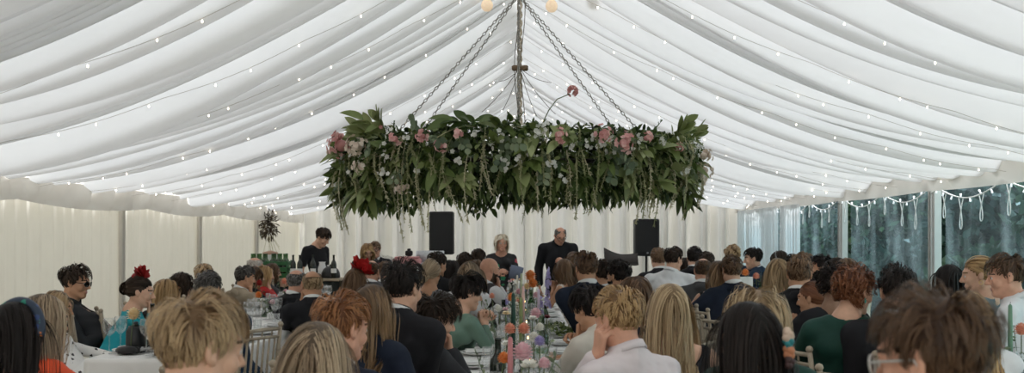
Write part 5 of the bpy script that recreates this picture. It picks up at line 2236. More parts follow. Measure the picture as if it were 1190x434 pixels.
# flowers the photograph shows: (x px, bloom px, px/m, kind, colour, size, label)
FP = [
    (604, 412, 292, 'dahlia', 'pink', .050, 'large pink bloom at the front of the middle table'),
    (612, 428, 300, 'anemone', 'white', .045, 'white open bloom with dark centre below the large pink one'),
    (590, 384, 240, 'ranunculus', 'coral', .036, 'coral bloom left of the dark green candle'),
    (609, 384, 238, 'ranunculus', 'coral', .038, 'coral bloom right of the dark green candle'),
    (580, 418, 285, 'ranunculus', 'orange', .032, 'small orange bloom low at the left of the front flowers'),
    (630, 424, 300, 'ranunculus', 'pink', .030, 'small pink bloom right of the white front bloom'),
    (626, 366, 190, 'dahlia', 'pink', .045, 'soft pink bloom right of centre, mid table'),
    (634, 370, 195, 'anemone', 'burgundy', .026, 'dark burgundy bloom beside the soft pink one'),
    (592, 347, 160, 'ranunculus', 'orange', .040, 'orange bloom left of the candles, mid table'),
    (615, 322, 118, 'dahlia', 'orange', .070, 'big orange bloom in front of the standing couple'),
    (619, 331, 122, 'dahlia', 'orange', .060, 'second big orange bloom just below the first'),
    (611, 334, 120, 'ranunculus', 'peach', .045, 'peach bloom left of the big orange pair'),
    (636, 316, 112, 'delphinium', 'lilac', .050, 'tall lilac flower spike right of the orange blooms'),
    (634, 338, 128, 'delphinium', 'lilac', .040, 'lilac flower spike lower and nearer than the tall one'),
    (628, 352, 150, 'delphinium', 'lilac', .034, 'small lilac spike behind the soft pink bloom'),
    (600, 355, 165, 'anemone', 'white', .035, 'white bloom between the mid table candles'),
    (582, 360, 178, 'ranunculus', 'white', .032, 'cream bloom at the left, mid table'),
    (617, 372, 200, 'anemone', 'white', .034, 'white bloom in front of the soft pink one'),
    (585, 402, 262, 'anemone', 'white', .034, 'white bloom behind the small orange one'),
    (620, 394, 250, 'ranunculus', 'white', .034, 'cream bloom right of the coral pair'),
    (604, 340, 138, 'ranunculus', 'pink', .034, 'small pink bloom far down the middle table'),
    (596, 332, 126, 'anemone', 'white', .034, 'white bloom far down the middle table'),
    (624, 344, 138, 'ranunculus', 'pink', .034, 'pink bloom beneath the lilac spikes'),
    (574, 345, 148, 'ranunculus', 'coral', .030, 'coral bloom near the bearded guest'),
    (152, 367, 176, 'dahlia', 'peach', .055, 'single peach bloom in the black pot on the left table'),
    (299, 344, 118, 'dahlia', 'orange', .045, 'orange red bloom on the left table beside the tan blazer guest'),
    (302, 330, 104, 'dahlia', 'red', .045, 'deep red bloom farther down the left table'),
    (329, 328, 98, 'ranunculus', 'coral', .050, 'coral bloom at the far end of the left table'),
    (307, 350, 120, 'anemone', 'white', .034, 'white bloom right of the orange red one'),
    (331, 340, 112, 'ranunculus', 'pink', .036, 'pink bloom beside the pink headed elderly guest'),
    (338, 343, 114, 'delphinium', 'lilac', .030, 'lilac spike at the right edge of the left table'),
    (316, 352, 124, 'ranunculus', 'pink', .034, 'small pink bloom low on the left table'),
    (1152, 392, 236, 'dahlia', 'white', .050, 'cream bloom on the right table beside the black candle holder'),
    (1187, 385, 232, 'dahlia', 'coral', .042, 'coral bloom on the right table at the right edge'),
    (1168, 408, 250, 'ranunculus', 'pink', .030, 'pale pink bloom low on the right table'),
    (868, 318, 112, 'ranunculus', 'orange', .050, 'orange bloom near the far end of the right table'),
    (880, 322, 112, 'ranunculus', 'coral', .045, 'coral bloom right of the orange one at the far end'),
    (1143, 410, 255, 'anemone', 'white', .034, 'white bloom left of the cream one on the right table'),
]
for i, (px, py, s, kind, col, sz, lab) in enumerate(FP):
    x, y = at(px, s)
    z = zof(py, s)
    o = flower(kind, col, ZT + .03, z, sz * .86, lab + '', 'cut flowers on the tables', (FR.uniform(-.02, .02), 0))
    o.location = (x, y, 0)
    if not (px == 152):
        v = vase(min(.16, max(.09, (z - ZT) * .55)), .028, M_gglass if i % 5 == 3 else None)
        v['label'] = lim(('green' if i % 5 == 3 else 'clear') + ' glass bud vase holding the ' + lab.split(' in front')[0].split(' at the')[0].split(' on the')[0])
        v.location = (x, y, ZT)
        if kind != 'delphinium':       # filler stem of white sprigs and greenery in the same vase
            g = empty('greenery_sprig', (x, y, 0), lim('green sprig beside the ' + lab.split(',')[0].split(' at the')[0]), 'greenery', 'green sprigs in the bud vases')
            b = MB()
            n = 9
            k = np.linspace(.3, 1, n)[:, None]
            base_v = V(0, 0, ZT + .03)
            a = FR.uniform(0, 6.28)
            main = V(math.cos(a) * .4, math.sin(a) * .4, 1) * (z - ZT) * FR.uniform(.8, 1.1)
            leaf_batch(b, base_v + main * k, FR.normal(size=(n, 3)) + V(0, 0, .5), FR.normal(size=(n, 3)), FR.uniform(.02, .05, n), FR.uniform(.01, .022, n), FR, seg=4)
            b.tube([base_v, base_v + main], .002, 4, uvx=.4)
            b.build('leaf', M_euc, g)
# extra glass vases of small stems scattered down the middle
for i in range(18):
    y = 3.2 + i * .55 + TR.uniform(-.1, .1)
    x = TR.uniform(-.11, .11)
    col = ['white', 'pink', 'lilac', 'coral', 'white', 'peach'][i % 6]
    v = vase(TR.uniform(.10, .17), .026)
    v['label'] = 'small clear bud vase in the crowded centre line of the middle table'
    v['group'] = 'bud vases down the middle table'
    v.location = (x, y, ZT)
    o = flower('anemone' if i % 2 else 'ranunculus', col, ZT + .03, ZT + TR.uniform(.17, .34), .026,
               'small %s bloom among the glasses down the middle table' % {'white': 'cream white', 'pink': 'pink', 'lilac': 'lilac', 'coral': 'coral', 'peach': 'peach'}[col], 'small %s blooms down the middle table' % col)
    o.location = (x, y, 0)
# bottles on the middle table and carafes
for i, (x, y) in enumerate(((-.10, 4.6), (.13, 5.9), (-.12, 7.4), (.10, 8.8), (-.08, 10.2), (.12, 11.6))):
    hand_over(gb if i % 2 else bt, (x, y, ZT), 0, ['dark wine bottle', 'green glass bottle'][i % 2] + ' in the centre of the middle table, ' + ['nearest bottle', 'second bottle', 'third bottle', 'fourth bottle', 'fifth bottle', 'farthest bottle'][i])
# tea lights in tumblers glow along the centre
for i in range(14):
    y = 3.2 + i * .7
    x = .06 * (-1) ** i
    o = empty('tea_light', (x, y, ZT), 'lit tea light in a small glass down the middle table', 'candle', 'lit tea lights on the middle table')
    MB().lathe([(.0001, .002), (.026, .002), (.032, .06), (.0305, .06), (.025, .008), (.0001, .007)], n=14).build('glass_cup', M_glass, o)
    MB().lathe([(.0001, .008), (.019, .008), (.019, .022), (.0001, .022)], n=12).build('wax', mat('wax_ivory2', (.78, .72, .60), .5), o)
    MB().lathe([(.0001, .024), (.004, .030), (.0045, .036), (.0001, .048)], n=8).build('flame', mat('flame', (1, .6, .2), .5, emis=(1, .55, .18), estr=14), o)

# left table: black pot, dark bottle, glasses near its end, menu cards
x, y = at(158, 172)
o = MB().lathe([(.0001, 0), (.062, 0), (.066, .01), (.064, .14), (.050, .165), (.047, .175), (.043, .175), (.044, .15), (.0001, .15)], n=20).build('black_pot', mat('black_enamel', (.02, .022, .024), .3))
tag(o, 'black enamel pot with the peach bloom on the left table end', 'pot')
o.location = (x, y, ZT)
MB().lathe([(.0001, 0), (.02, .0), (.016, .03), (.0001, .034)], (0, 0, .172), n=12).build('pot_spout', mat('black_enamel', (.02, .022, .024), .3), o)
hb_ = MB()
t = np.linspace(-1.2, 1.2, 12)
hb_.tube(np.stack([.058 + .045 * np.cos(t), 0 * t, .085 + .055 * np.sin(t)], 1), .006, 6)
hb_.build('handle', mat('black_enamel', (.02, .022, .024), .3), o)
x, y = at(147, 176)
o = MB().ball((0, 0, .028), (.075, .055, .03), 14).ball((.05, .02, .026), (.035, .03, .026), 10).build('black_purse', mat('purse_leather', (.018, .017, .018), .4, bump=.3))
tag(o, 'small soft black purse in front of the black pot', 'purse')
o.location = (x, y, ZT)
x, y = at(177, 168)
hand_over(bt, (x, y, ZT), 0, 'dark wine bottle right of the black pot on the left table')
for px, s, lab in ((127, 172, 'large wine glass left of the black pot'), (170, 174, 'wine glass just right of the black pot'), (176, 178, 'wine glass in front of the dark bottle'), (140, 168, 'wine glass behind the black pot')):
    x, y = at(px, s)
    c = hand_over(wg, (x, y, ZT), 0, lab + ', left table', 'wine glasses at the left table end')
    c.scale = (1.15, 1.15, 1.1)
# right table: green taper in a dark bottle holder
x, y = at(1174, 238)
c = candle((.16, .30, .20), 'leaf', .26)
c['label'] = 'slim green taper candle on the right table by the white shirted guest'
c.location = (x, y, zof(354, 238) - .26)
zb = zof(354, 238) - .26
o = MB().lathe([(.0001, 0), (.040, 0), (.042, .05), (.030, .075), (.022, .10), (.024, zb - ZT - .03), (.026, zb - ZT + .012), (.014, zb - ZT + .012), (.0001, zb - ZT - .012)], n=18).build('candle_holder', mat('black_enamel', (.02, .022, .024), .3))
tag(o, 'squat black candle holder under the slim green taper, right table', 'candlestick')
o.location = (x, y, ZT)
# yellow-brown jar and green dish at the near left of the middle table
x, y = at(563, 250)
x = -.20
o = empty('honey_jar', (-.175, 4.72, ZT), 'amber glass jar with gold lid near the green dish, middle table', 'jar')
MB().lathe([(.0001, 0), (.034, .001), (.036, .01), (.036, .065), (.030, .075), (.0001, .075)], n=18).build('jar_body', mat('amber', (.40, .24, .05), .15), o)
MB().lathe([(.0001, .074), (.033, .074), (.033, .092), (.0001, .093)], n=18).build('lid', BR, o)
o = MB().lathe([(.0001, .004), (.05, .004), (.075, .022), (.078, .024), (.073, .026), (.048, .012), (.0001, .012)], n=24).build('green_dish', mat('green_glaze', (.02, .20, .10), .2))
tag(o, 'small glazed green dish on a plate, middle table left side', 'dish')
o.location = (-.27, 4.28, ZT + .022)
o = MB().ball((0, 0, .02), (.045, .03, .022), 12).ball((.03, .02, .018), (.03, .03, .018), 10).ball((-.03, .012, .018), (.028, .02, .016), 10).build('green_sauce', mat('pesto', (.02, .16, .07), .4, bump=.6))
tag(o, 'heap of green leaves in the green glazed dish', 'food')
o.location = (-.27, 4.28, ZT + .034)
# bread pieces by the right hand settings
for i, (x, y) in enumerate(((.17, 4.55), (.19, 6.4), (.16, 9.0))):
    o = MB().ball((0, 0, .022), (.045, .032, .024), 12).ball((.02, .01, .020), (.032, .028, .020), 10).build('bread_roll', mat('bread', (.38, .20, .09), .8, .3, 50, bump=.5))
    tag(o, ['brown bread roll nearest the camera on the right side', 'brown bread roll halfway along the middle table', 'brown bread roll far along the middle table'][i], 'bread')
    o.location = (x, y, ZT)
# coral clutch bag / loaf at (653, 367) and the green leafy platter behind it
x, y = at(650, 196)
o = MB().ball((0, 0, .035), (.10, .06, .035), 16).ball((-.05, .0, .030), (.06, .05, .030), 12).build('bread_loaf', mat('crust', (.45, .22, .12), .7, .2, 30, bump=.4))
tag(o, 'oval reddish loaf on the middle table in front of the black haired guest', 'bread')
o.location = (x + .06, y + .1, ZT)
x, y = at(645, 150)
g = empty('salad_platter', (x, y, ZT), 'platter heaped with dark green leaves, right side of middle table', 'platter')
MB().lathe([(.0001, .003), (.10, .003), (.15, .018), (.152, .021), (.10, .010), (.0001, .009)], n=26).build('platter', M_china, g)
b = MB()
p = nrm(FR.normal(size=(160, 3))) * V(.12, .12, .05) + V(0, 0, .05)
leaf_batch(b, p, FR.normal(size=p.shape) + V(0, 0, .3), FR.normal(size=p.shape), FR.uniform(.03, .07, 160), FR.uniform(.02, .04, 160), FR, seg=4)
b.build('salad_leaves', M_leaf, g)
# menu cards
for i, (x, y, lab) in enumerate(((-.25, 3.75, 'white menu card at the near left place, middle table'), (.0, 6.6, 'white table card standing among the flowers mid table'))):
    b = MB()
    if i:
        b.box((0, 0, .05), (.16, .004, .10))
    else:
        b.box((0, 0, .002), (.15, .21, .003))
    o = tag(b.build('menu_card', M_paper, smooth=False), lab, 'card')
    o.location = (x, y, ZT + (.0 if i else .03))
x, y = at(866, 118)
o = tag(MB().box((0, 0, .0), (.15, .012, .11), bev=.004).build('table_card', M_paper, smooth=False), 'framed white table card standing on the right table far end', 'card')
o.location = (x, y, ZT + .33)
o2 = MB().box((0, 0, .125), (.014, .014, .25), bev=.003).box((0, 0, .005), (.09, .07, .01), bev=.003).build('card_stand', M_lime, o)
o2.location = (0, 0, -.33)
hand_over(gb, (*at(874, 112), ZT), 0, 'green bottle beside the framed table card, right table')
hand_over(gb, (*at(884, 112), ZT), 0, 'second green bottle right of the framed table card')

# ------------------------------------------------------------------ bar on the left, DJ table
bx0, bx1, by = -3.75, -2.42, 13.75
o = empty('bar_counter', ((bx0 + bx1) / 2, by, 0), 'bar counter with pale wooden top and black front, far left', 'bar counter')
w = bx1 - bx0
b = MB()
b.box((0, 0, .955), (w, .52, .035), bev=.006)
b.build('countertop', mat('pale_oak', (.42, .34, .24), .5, .15, 10), o, smooth=False)
b = MB()
G = np.array([[(-w / 2 + w * i / 60, -.235 + .012 * math.sin(i * 1.1), .93 * j / 3 + .01) for j in range(4)] for i in range(61)])
b.grid(G)
b.build('front_skirt', mat('black_skirt', (.02, .025, .022), .8), o)
for q in (-1, 1):
    b = MB()
    b.box((q * (w / 2 - .05), .18, .47), (.05, .05, .93), bev=.005)
    b.build('leg', M_lime, o, smooth=False)
ZB = .975
for cx_, cz, nm in ((-3.28, ZB, 'green drinks crate on the bar beside the barman'), (-3.56, ZB, 'second green drinks crate at the left end of the bar')):
    c = empty('drinks_crate', (cx_, by, cz), nm, 'crate', 'green crates on the bar')
    b = MB()
    for z in (.02, .10, .18):
        for q in (-1, 1):
            b.box((0, q * .13, z + .02), (.26, .012, .05), bev=.003)
            b.box((q * .13, 0, z + .02), (.012, .26, .05), bev=.003)
    b.box((0, 0, .008), (.26, .26, .012))
    for qx in (-1, 1):
        for qy in (-1, 1):
            b.box((qx * .125, qy * .125, .12), (.02, .02, .24), bev=.003)
    b.build('crate_frame', mat('crate_green', (.03, .13, .045), .5), c, smooth=False)
    for i in range(9):
        hand_over(gb, (cx_ + (i % 3 - 1) * .08, by + (i // 3 - 1) * .08, cz + .016), 0, 'green bottle standing in the ' + nm.replace(' on the bar', '').replace('beside the barman', 'by the barman'), 'bottles in ' + nm)
for i, (dx, lab) in enumerate(((-3.07, 'dark bottle on the bar left of the barman'), (-2.98, 'dark bottle on the bar in front of the barman'), (-2.80, 'clear labelled bottle on the bar at the barman\'s waist'), (-2.52, 'dark bottle at the right end of the bar'))):
    hand_over(bt, (dx, by - .12, ZB), 0, lab)
o = MB().lathe([(.0001, 0), (.05, 0), (.06, .03), (.062, .12), (.045, .17), (.04, .20), (.05, .215), (.046, .215), (.036, .19), (.0001, .18)], n=18).build('white_jug', M_china)
tag(o, 'white jug on the bar to the right of the barman', 'jug')
o.location = (-2.72, by + .1, ZB)
hb_ = MB()
t = np.linspace(-1.3, 1.3, 12)
hb_.tube(np.stack([.055 + .045 * np.cos(t), 0 * t, .11 + .06 * np.sin(t)], 1), .007, 6)
hb_.build('handle', M_china, o)
o = MB().lathe([(.125, 0), (.13, .01), (.125, .07), (.10, .12), (.06, .15), (.02, .16), (.018, .18), (.0001, .185)], n=20).build('cloche', mat('black_dome', (.015, .015, .016), .35))
tag(o, 'black domed lid on the bar right of the barman', 'lid')
o.location = (-2.58, by - .02, ZB)
# white tiered drinks dispenser left of the crates
o = empty('drinks_dispenser', (-3.62, 14.6, 0), 'tall drinks dispenser with pinkish lid behind the bar', 'dispenser')
MB().box((0, 0, .46), (.4, .4, .92), bev=.01).build('stand', mat('stand_white', (.6, .6, .58), .6), o, smooth=False)
MB().lathe([(.0001, .93), (.11, .93), (.12, .96), (.12, 1.24), (.10, 1.28), (.0001, 1.28)], n=18).build('glass_jar', mat('frosted', (.62, .64, .62), .3), o)
MB().lathe([(.0001, 1.28), (.11, 1.28), (.11, 1.31), (.03, 1.33), (.0001, 1.34)], n=18).build('lid', mat('terracotta', (.45, .28, .20), .6), o)
# DJ / cake table in front of the curtain
o = empty('side_table', (-2.02, 16.9, 0), 'cloth covered side table by the back curtain, left of the black loudspeaker', 'table')
b = MB()
n = 140
th = np.linspace(0, 2 * PI, n)
sq = np.stack([np.sign(np.cos(th)) * np.abs(np.cos(th)) ** .35 * .78, np.sign(np.sin(th)) * np.abs(np.sin(th)) ** .35 * .38], 1)
G = []
for z, f in ((1.06, .0), (1.06, .97), (1.055, 1.0), (.9, 1.01), (.6, 1.02), (.3, 1.03), (.03, 1.04)):
    rp = 1 + .03 * np.sin(th * 34) * (1.06 - z)
    G.append(np.column_stack([sq * f * rp[:, None], np.full(n, z)]))
b.grid(np.array(G), flip=True)
b.build('cover', M_linen, o)
for q in (-1, 1):
    MB().box((q * .6, 0, .5), (.05, .5, 1.0), bev=.01).build('leg', M_lime, o, smooth=False)
o = MB().box((0, 0, .06), (.46, .34, .12), bev=.03).box((.0, -.02, .13), (.40, .28, .03), bev=.01).build('pink_case', mat('pink_case', (.62, .30, .30), .6))
tag(o, 'flat pink case on the side table by the back curtain', 'case')
o.location = (-1.88, 16.85, 1.062)
o = MB().box((0, 0, .02), (.5, .3, .04), bev=.01).box((0, .14, .13), (.48, .015, .22), bev=.006).build('silver_laptop', mat('laptop_silver', (.60, .62, .64), .35, metal=.5))
tag(o, 'open silver laptop at the right of the side table', 'laptop')
o.location = (-1.52, 16.9, 1.062)
o = MB().box((0, 0, .07), (.12, .10, .09), bev=.015).box((0, 0, .13), (.06, .05, .04), bev=.01).lathe([(.0001, 0), (.03, 0), (.03, .03), (.0001, .03)], n=12).build('black_camera', M_blk)
tag(o, 'small black camera standing on top of the pink case', 'camera')
o.location = (-1.86, 16.9, 1.19)
fr_ = MB()
p = nrm(FR.normal(size=(900, 3))) * V(.26, .16, .09) + V(0, 0, .06)
p[:, 2] = np.maximum(p[:, 2], .01)
leaf_batch(fr_, p, nrm(p) + FR.normal(size=p.shape) * .5, FR.normal(size=p.shape), np.full(900, .06), np.full(900, .012), FR, seg=3, droop=.5)
fr_.ball((0, 0, .05), (.24, .15, .08), 14)
o = tag(fr_.build('fur_wrap', M_whitep), 'fluffy white wrap lying on the left of the side table', 'wrap')
o.location = (-2.32, 16.8, 1.062)
# ------------------------------------------------------------------ the guests
def sm(n, c, r=.75, **k):
    return mat('cloth_' + n, c, r, k.pop('var', .06), k.pop('scale', 12), bump=.12, bscale=220, spec=.2, **k)


BLK = sm('black', (.017, .017, .020), .85)
NAVY = sm('navy', (.014, .020, .036), .8)
NAVY2 = sm('blue_navy', (.018, .036, .068), .8)
CHAR = sm('charcoal', (.035, .036, .040), .8)
GREY = sm('grey', (.075, .075, .078), .8)
TAN = sm('tan', (.36, .30, .22), .8)
WHT = sm('white', (.74, .74, .75), .75, var=.02)
CRM = sm('cream', (.66, .60, .52), .75, var=.03)
PNK = sm('pale_pink', (.76, .68, .69), .75, var=.02)
TEAL = sm('teal', (.015, .30, .36), .6)
ORG = sm('orange', (.80, .10, .035), .6)
DGRN = sm('dark_green', (.012, .050, .038), .6)
SATG = sm('sage_satin', (.14, .23, .18), .35, scale=6)
GKNT = sm('grey_knit', (.30, .31, .32), .9)
BLUG = sm('blue_grey', (.10, .16, .18), .6)
RED = sm('red', (.45, .03, .03), .6)
BROWN = sm('brown', (.09, .055, .035), .8)
SILV = pattern_mat('sequins', (.16, .16, .17), [(.30, .30, .31), (.05, .05, .05)], 120, .3, .5)
FLB = pattern_mat('black_flowers_on_white', (.80, .79, .77), [(.015, .015, .018)], 22, .24)
FLD = pattern_mat('bright_flowers_on_black', (.012, .012, .014), [(.45, .05, .08), (.05, .32, .15), (.65, .50, .46), (.02, .02, .02)], 11, .36)
P_RED = uv_mat('fascinator_red', [(0, (.35, .02, .02)), (1, (.50, .05, .04))], rough=.7)
P_BRED = uv_mat('fascinator_bright_red', [(0, (.55, .02, .02)), (1, (.75, .05, .05))], rough=.7)
HB = pattern_mat('peacock_print', (.015, .03, .06), [(.02, .25, .18), (.55, .16, .03), (.02, .05, .16)], 26, .30, .5)
HB2 = mat('dark_band', (.02, .02, .03), .5)

LM = 'beige spindle-back banquet chair under '
G_ = []


def g(px, top, s, row, yaw, style, hc, wear, tm, label, who, **k):
    d = dict(px=px, top=top, s=s, row=row, yaw=yaw, style=style, hc=hc, wear=wear, tm=tm, label=label, who=who)
    d.update(k)
    G_.append(d)


F_ = dict(f=True)
# --- left table, wall side
g(88, 307, 150, 'LW', 92, 'mop', 'dark', 'shirt', CHAR, 'man in sunglasses with dark quiff, profile right, by the cream wall', 'the man in sunglasses', skin='tan', pose=('low', 'low'), extra=('sunglasses',), vneck=1, tyaw=75)
g(66, 335, 166, 'LW', 78, 'bob', 'darkblonde', 'dress', FLB, 'woman in white dress with black flowers, chin resting on her hand', 'the black flower print dress', pose=('rest', 'chin'), tyaw=60, pitch=12, skin='tan', **F_)
g(163, 319, 152, 'LW', 80, 'up', 'dark', 'knit', TEAL, 'woman in teal dress with dark red flower headpiece, hand at her mouth', 'the teal dress', pose=('rest', 'mouth'), tyaw=62, pitch=10,
  extra=(('petals', V(-.01, -.01, .125), .075, P_RED, 26),), hair=dict(vol=.03, bun=(0, -.11, .01), bunr=.05), w=1.05, **F_)
g(194, 322, 136, 'LW', 45, 'bob', 'golden', 'dress', BLK, 'woman with golden bob in black, seated right of the teal dress', 'the golden bobbed woman in black', pose=('rest', 'low'), extra=('goldring',), hair=dict(vol=.034), **F_)
g(212, 314, 118, 'LW', 40, 'shag', 'dark', 'dress', BLK, 'woman with loose dark brown hair behind the golden bob', 'the dark shag haired woman', **F_)
g(237, 307, 108, 'LW', 20, 'short', 'sandy', 'jacket', GREY, 'sandy haired head seen just above the balding navy suited man', 'the sandy head above the navy suit')
g(285, 309, 106, 'LW', 62, 'short', 'darkgrey', 'jacket', TAN, 'grey haired man in tan blazer with hand to his chin', 'the tan blazer man', pose=('rest', 'chin'), tyaw=45, skin='tan')
g(296, 308, 99, 'LW', 70, 'bob', 'brown', 'dress', BLK, 'brown bobbed woman partly hidden behind the tan blazer man', 'the brown bob beyond the tan blazer', **F_)
g(297, 299, 91, 'LW', 60, 'thin', 'white', 'jacket', GREY, 'elderly white haired man towering behind the left table row', 'the elderly white haired man', skin='pink')
g(308, 307, 94, 'LW', 80, 'bob', 'golden', 'dress', RED, 'woman in red with golden brown hair, far left table', 'the woman in red', pose=('rest', 'chin'), **F_)
g(317, 304, 88, 'LW', 75, 'wavybob', 'brown', 'dress', BLK, 'curly brown haired woman with clasped hands, far left table', 'the curly brown woman with clasped hands', pose=('clasp', 'clasp'), **F_)
g(325, 302, 83, 'LW', 85, 'bob', 'golden', 'dress', BLK, 'last woman in profile on the wall side of the left table', 'the last profile on the wall side', **F_)
# --- left table, inner side
g(242, 315, 178, 'LI', 14, 'short', 'darkgrey', 'jacket', NAVY2, 'dark haired man in blue navy suit leaning on the left table', 'the blue navy suited man', tyaw=-20, seatdx=-.22, pose=('forward', 'forward'), skin='tan', hair=dict(len=.035, vol=.012), w=1.15)
g(345, 313, 122, 'LI', 30, 'thin', 'grey', 'jacket', BLK, 'elderly pink faced man with thin grey hair, in black', 'the pink faced elderly man', skin='pink', hair=dict(ring=(.07, .03), len=.02))
g(363, 314, 139, 'LI', -15, 'thin', 'darkblonde', 'jacket', BLK, 'balding man in black suit with head propped on his hand', 'the balding black suited man', tyaw=-35, pose=('cheek', 'forward'), skin='tan', hair=dict(ring=(.06, .055)), w=1.05)
g(413, 310, 130, 'LI', 5, 'long', 'midbrown', 'dress', BLK, 'woman wearing a bright red feathery headpiece', 'the red headpiece', extra=(('petals', V(.03, .03, .11), .10, P_BRED, 40), ('petals', V(.085, .0, .08), .075, P_BRED, 24)), **F_)
g(432, 302, 110, 'LI', 15, 'ring', 'brown', 'jacket', GREY, 'bald headed man beside the bright red headpiece', 'the bald man by the red headpiece', skin='pink')
g(448, 304, 98, 'LI', 10, 'short', 'brown', 'jacket', GREY, 'small brown haired head right of the bald man by the red headpiece', 'the small brown head')
# --- left foreground
g(18, 347, 330, 'LN', 12, 'long', 'black', 'dress', BLK, 'black haired woman with peacock print headband at the left edge', 'the peacock print headband', extra=(('band', HB, 0, .018),), hair=dict(vol=.022), **F_)
g(51, 336, 272, 'LN', 30, 'long', 'streaked', 'dress', ORG, 'woman with long streaked blonde hair in orange, left foreground', 'the orange dress', hair=dict(vol=.034, mess=.18, curl=.005), tyaw=30, **F_)
# --- middle table, left side
g(233, 340, 470, 'ML', 48, 'mop', 'sandy', 'jacket', NAVY, 'sandy haired young man in the left foreground, face turned right', 'the sandy haired foreground man', tyaw=40, skin='fair', hair=dict(len=.075, vol=.030, lift=.3, dens=1.5))
g(371, 368, 386, 'ML', 15, 'long', 'streaked', 'dress', NAVY, 'woman with straight dirty blonde hair at the bottom edge', 'the dirty blonde foreground woman', hair=dict(vol=.026, part=.02), **F_)
g(398, 340, 300, 'ML', 42, 'wavy', 'ginger', 'jacket', NAVY, 'ginger haired young man behind the dirty blonde woman', 'the ginger haired young man', skin='pink', tyaw=30, hair=dict(len=.06, curl=.002))
g(434, 326, 250, 'ML', 28, 'longwavy', 'highlight', 'jacket', NAVY, 'woman with long brown hair lightening to golden wavy ends', 'the long golden ended hair', tyaw=20, pitch=4, w=.9, nocollar=1, **F_)
g(469, 302, 232, 'ML', 32, 'mop', 'black', 'jacket', BLK, 'tall black haired man in black suit and white collar, middle table', 'the tall black haired man', tyaw=18, skin='fair', hair=dict(len=.060, vol=.034, mess=.06, clump=.15, dens=1.4), w=1.0)
g(507, 340, 220, 'ML', 66, 'mop', 'dark', 'jacket', CHAR, 'woman with dark tousled bob, hand over her mouth', 'the tousled dark bob', pitch=16, tyaw=48, pose=('rest', 'mouth'), hair=dict(len=.10, vol=.046, dens=1.5, mess=.14), skin='fair', w=.95, **F_)
g(543, 316, 172, 'ML', 68, 'mop', 'black', 'dress', SATG, 'black haired woman in sage green satin dress, hands clasped', 'the sage green satin dress', pitch=12, tyaw=48, pose=('clasp', 'clasp'), hair=dict(len=.10, vol=.040, dens=1.5, mess=.12), **F_)
g(501, 300, 138, 'ML', 12, 'lowbun', 'streaked', 'dress', SILV, 'blonde woman with braided low bun and silver grey dress', 'the braided blonde bun', hair=dict(bun=(-.03, -.128, -.045), bunr=.050, vol=.024), tyaw=12, skin='tan', **F_)
g(508, 293, 113, 'ML', 40, 'short', 'dark', 'jacket', BLK, 'dark haired man just beyond the braided blonde bun', 'the man beyond the blonde bun', skin='tan')
g(524, 301, 106, 'ML', 20, 'bob', 'black', 'dress', BLK, 'black bobbed head between the blonde bun and streaked blonde hair', 'the black bob')
g(546, 302, 134, 'ML', 25, 'long', 'streaked', 'shirt', WHT, 'woman in white with long streaked blonde hair, mid table', 'the streaked blonde in white', nocollar=1, **F_)
g(540, 294, 100, 'ML', 20, 'short', 'dark', 'jacket', BLK, 'dark haired head behind the streaked blonde woman in white', 'the dark head behind the streaked blonde')
g(553, 300, 110, 'ML', 30, 'bob', 'brown', 'dress', BROWN, 'brown haired woman right behind the streaked blonde', 'the brown haired woman behind the blonde', **F_)
g(556, 290, 90, 'ML', 30, 'short', 'dark', 'jacket', BROWN, 'farthest dark haired head on the left side of the middle table', 'the farthest dark head on the left side', skin='tan')
g(569, 300, 118, 'ML', 62, None, 'brown', 'shirt', WHT, 'bald bearded man in white shirt and dark waistcoat, hand to his mouth', 'the bald bearded man', beard=1, skin='pink', pose=('rest', 'mouth'), tyaw=50, pitch=12, extra=('waistcoat',))
# --- middle table, right side
g(655, 299, 108, 'MR', -48, 'longwavy', 'midbrown', 'strap', CRM, 'woman in cream sleeveless dress with long brown hair, hands raised', 'the cream sleeveless dress', pose=('clasp', 'clasp'), tyaw=-50, skin='tan', pitch=12, **F_)
g(666, 291, 97, 'MR', -30, 'long', 'brown', 'dress', CRM, 'brown haired woman behind the cream sleeveless dress', 'the brown hair behind the cream dress', **F_)
g(672, 294, 101, 'MR', -50, 'short', 'midbrown', 'shirt', WHT, 'brown haired guest peeking out left of the tall navy suited man', 'the guest peeking beside the tall navy suit', skin='tan')
g(681, 292, 150, 'MR', -12, 'short', 'brown', 'jacket', NAVY, 'tall brown haired man in navy suit, white collar, right of the flowers', 'the tall navy suited man', tyaw=-12, skin='tan', hair=dict(vol=.028))
g(700, 302, 131, 'MR', -25, 'short', 'dark', 'shirt', WHT, 'dark haired man in white shirt left of the music stand', 'the white shirt left of the music stand', skin='tan')
g(719, 302, 146, 'MR', -42, 'short', 'black', 'jacket', BLK, 'bearded black haired man in front of the music stand', 'the bearded black haired man', beard=1, skin='tan')
g(738, 318, 186, 'MR', -18, 'bob', 'brown', 'dress', NAVY, 'woman with dark brown hair behind the blond man in white', 'the dark brown hair behind the white shirt', hair=dict(vol=.032), **F_)
g(685, 331, 205, 'MR', -44, 'mop', 'black', 'shirt', CRM, 'black haired woman in cream blouse hiding her face in her hands', 'the cream blouse', pose=('mouth', 'clasp'), pitch=20, tyaw=-30, skin='tan', hair=dict(len=.10, vol=.038, dens=1.5, mess=.12), nocollar=1, w=.88, **F_)
g(718, 333, 284, 'MR', -42, 'short', 'golden', 'shirt', PNK, 'golden haired man in white shirt resting his cheek on his hand', 'the golden haired man in white shirt', pose=('cheek', 'forward'), tyaw=-30, pitch=10, skin='pink', hair=dict(len=.055, vol=.026, dens=1.4, curl=0, mess=.12), w=.95)
g(778, 326, 262, 'MR', -2, 'long', 'blonde', 'strap', BLK, 'woman with very long straight blonde hair, right of the white shirt', 'the very long blonde hair', hair=dict(vol=.024), **F_)
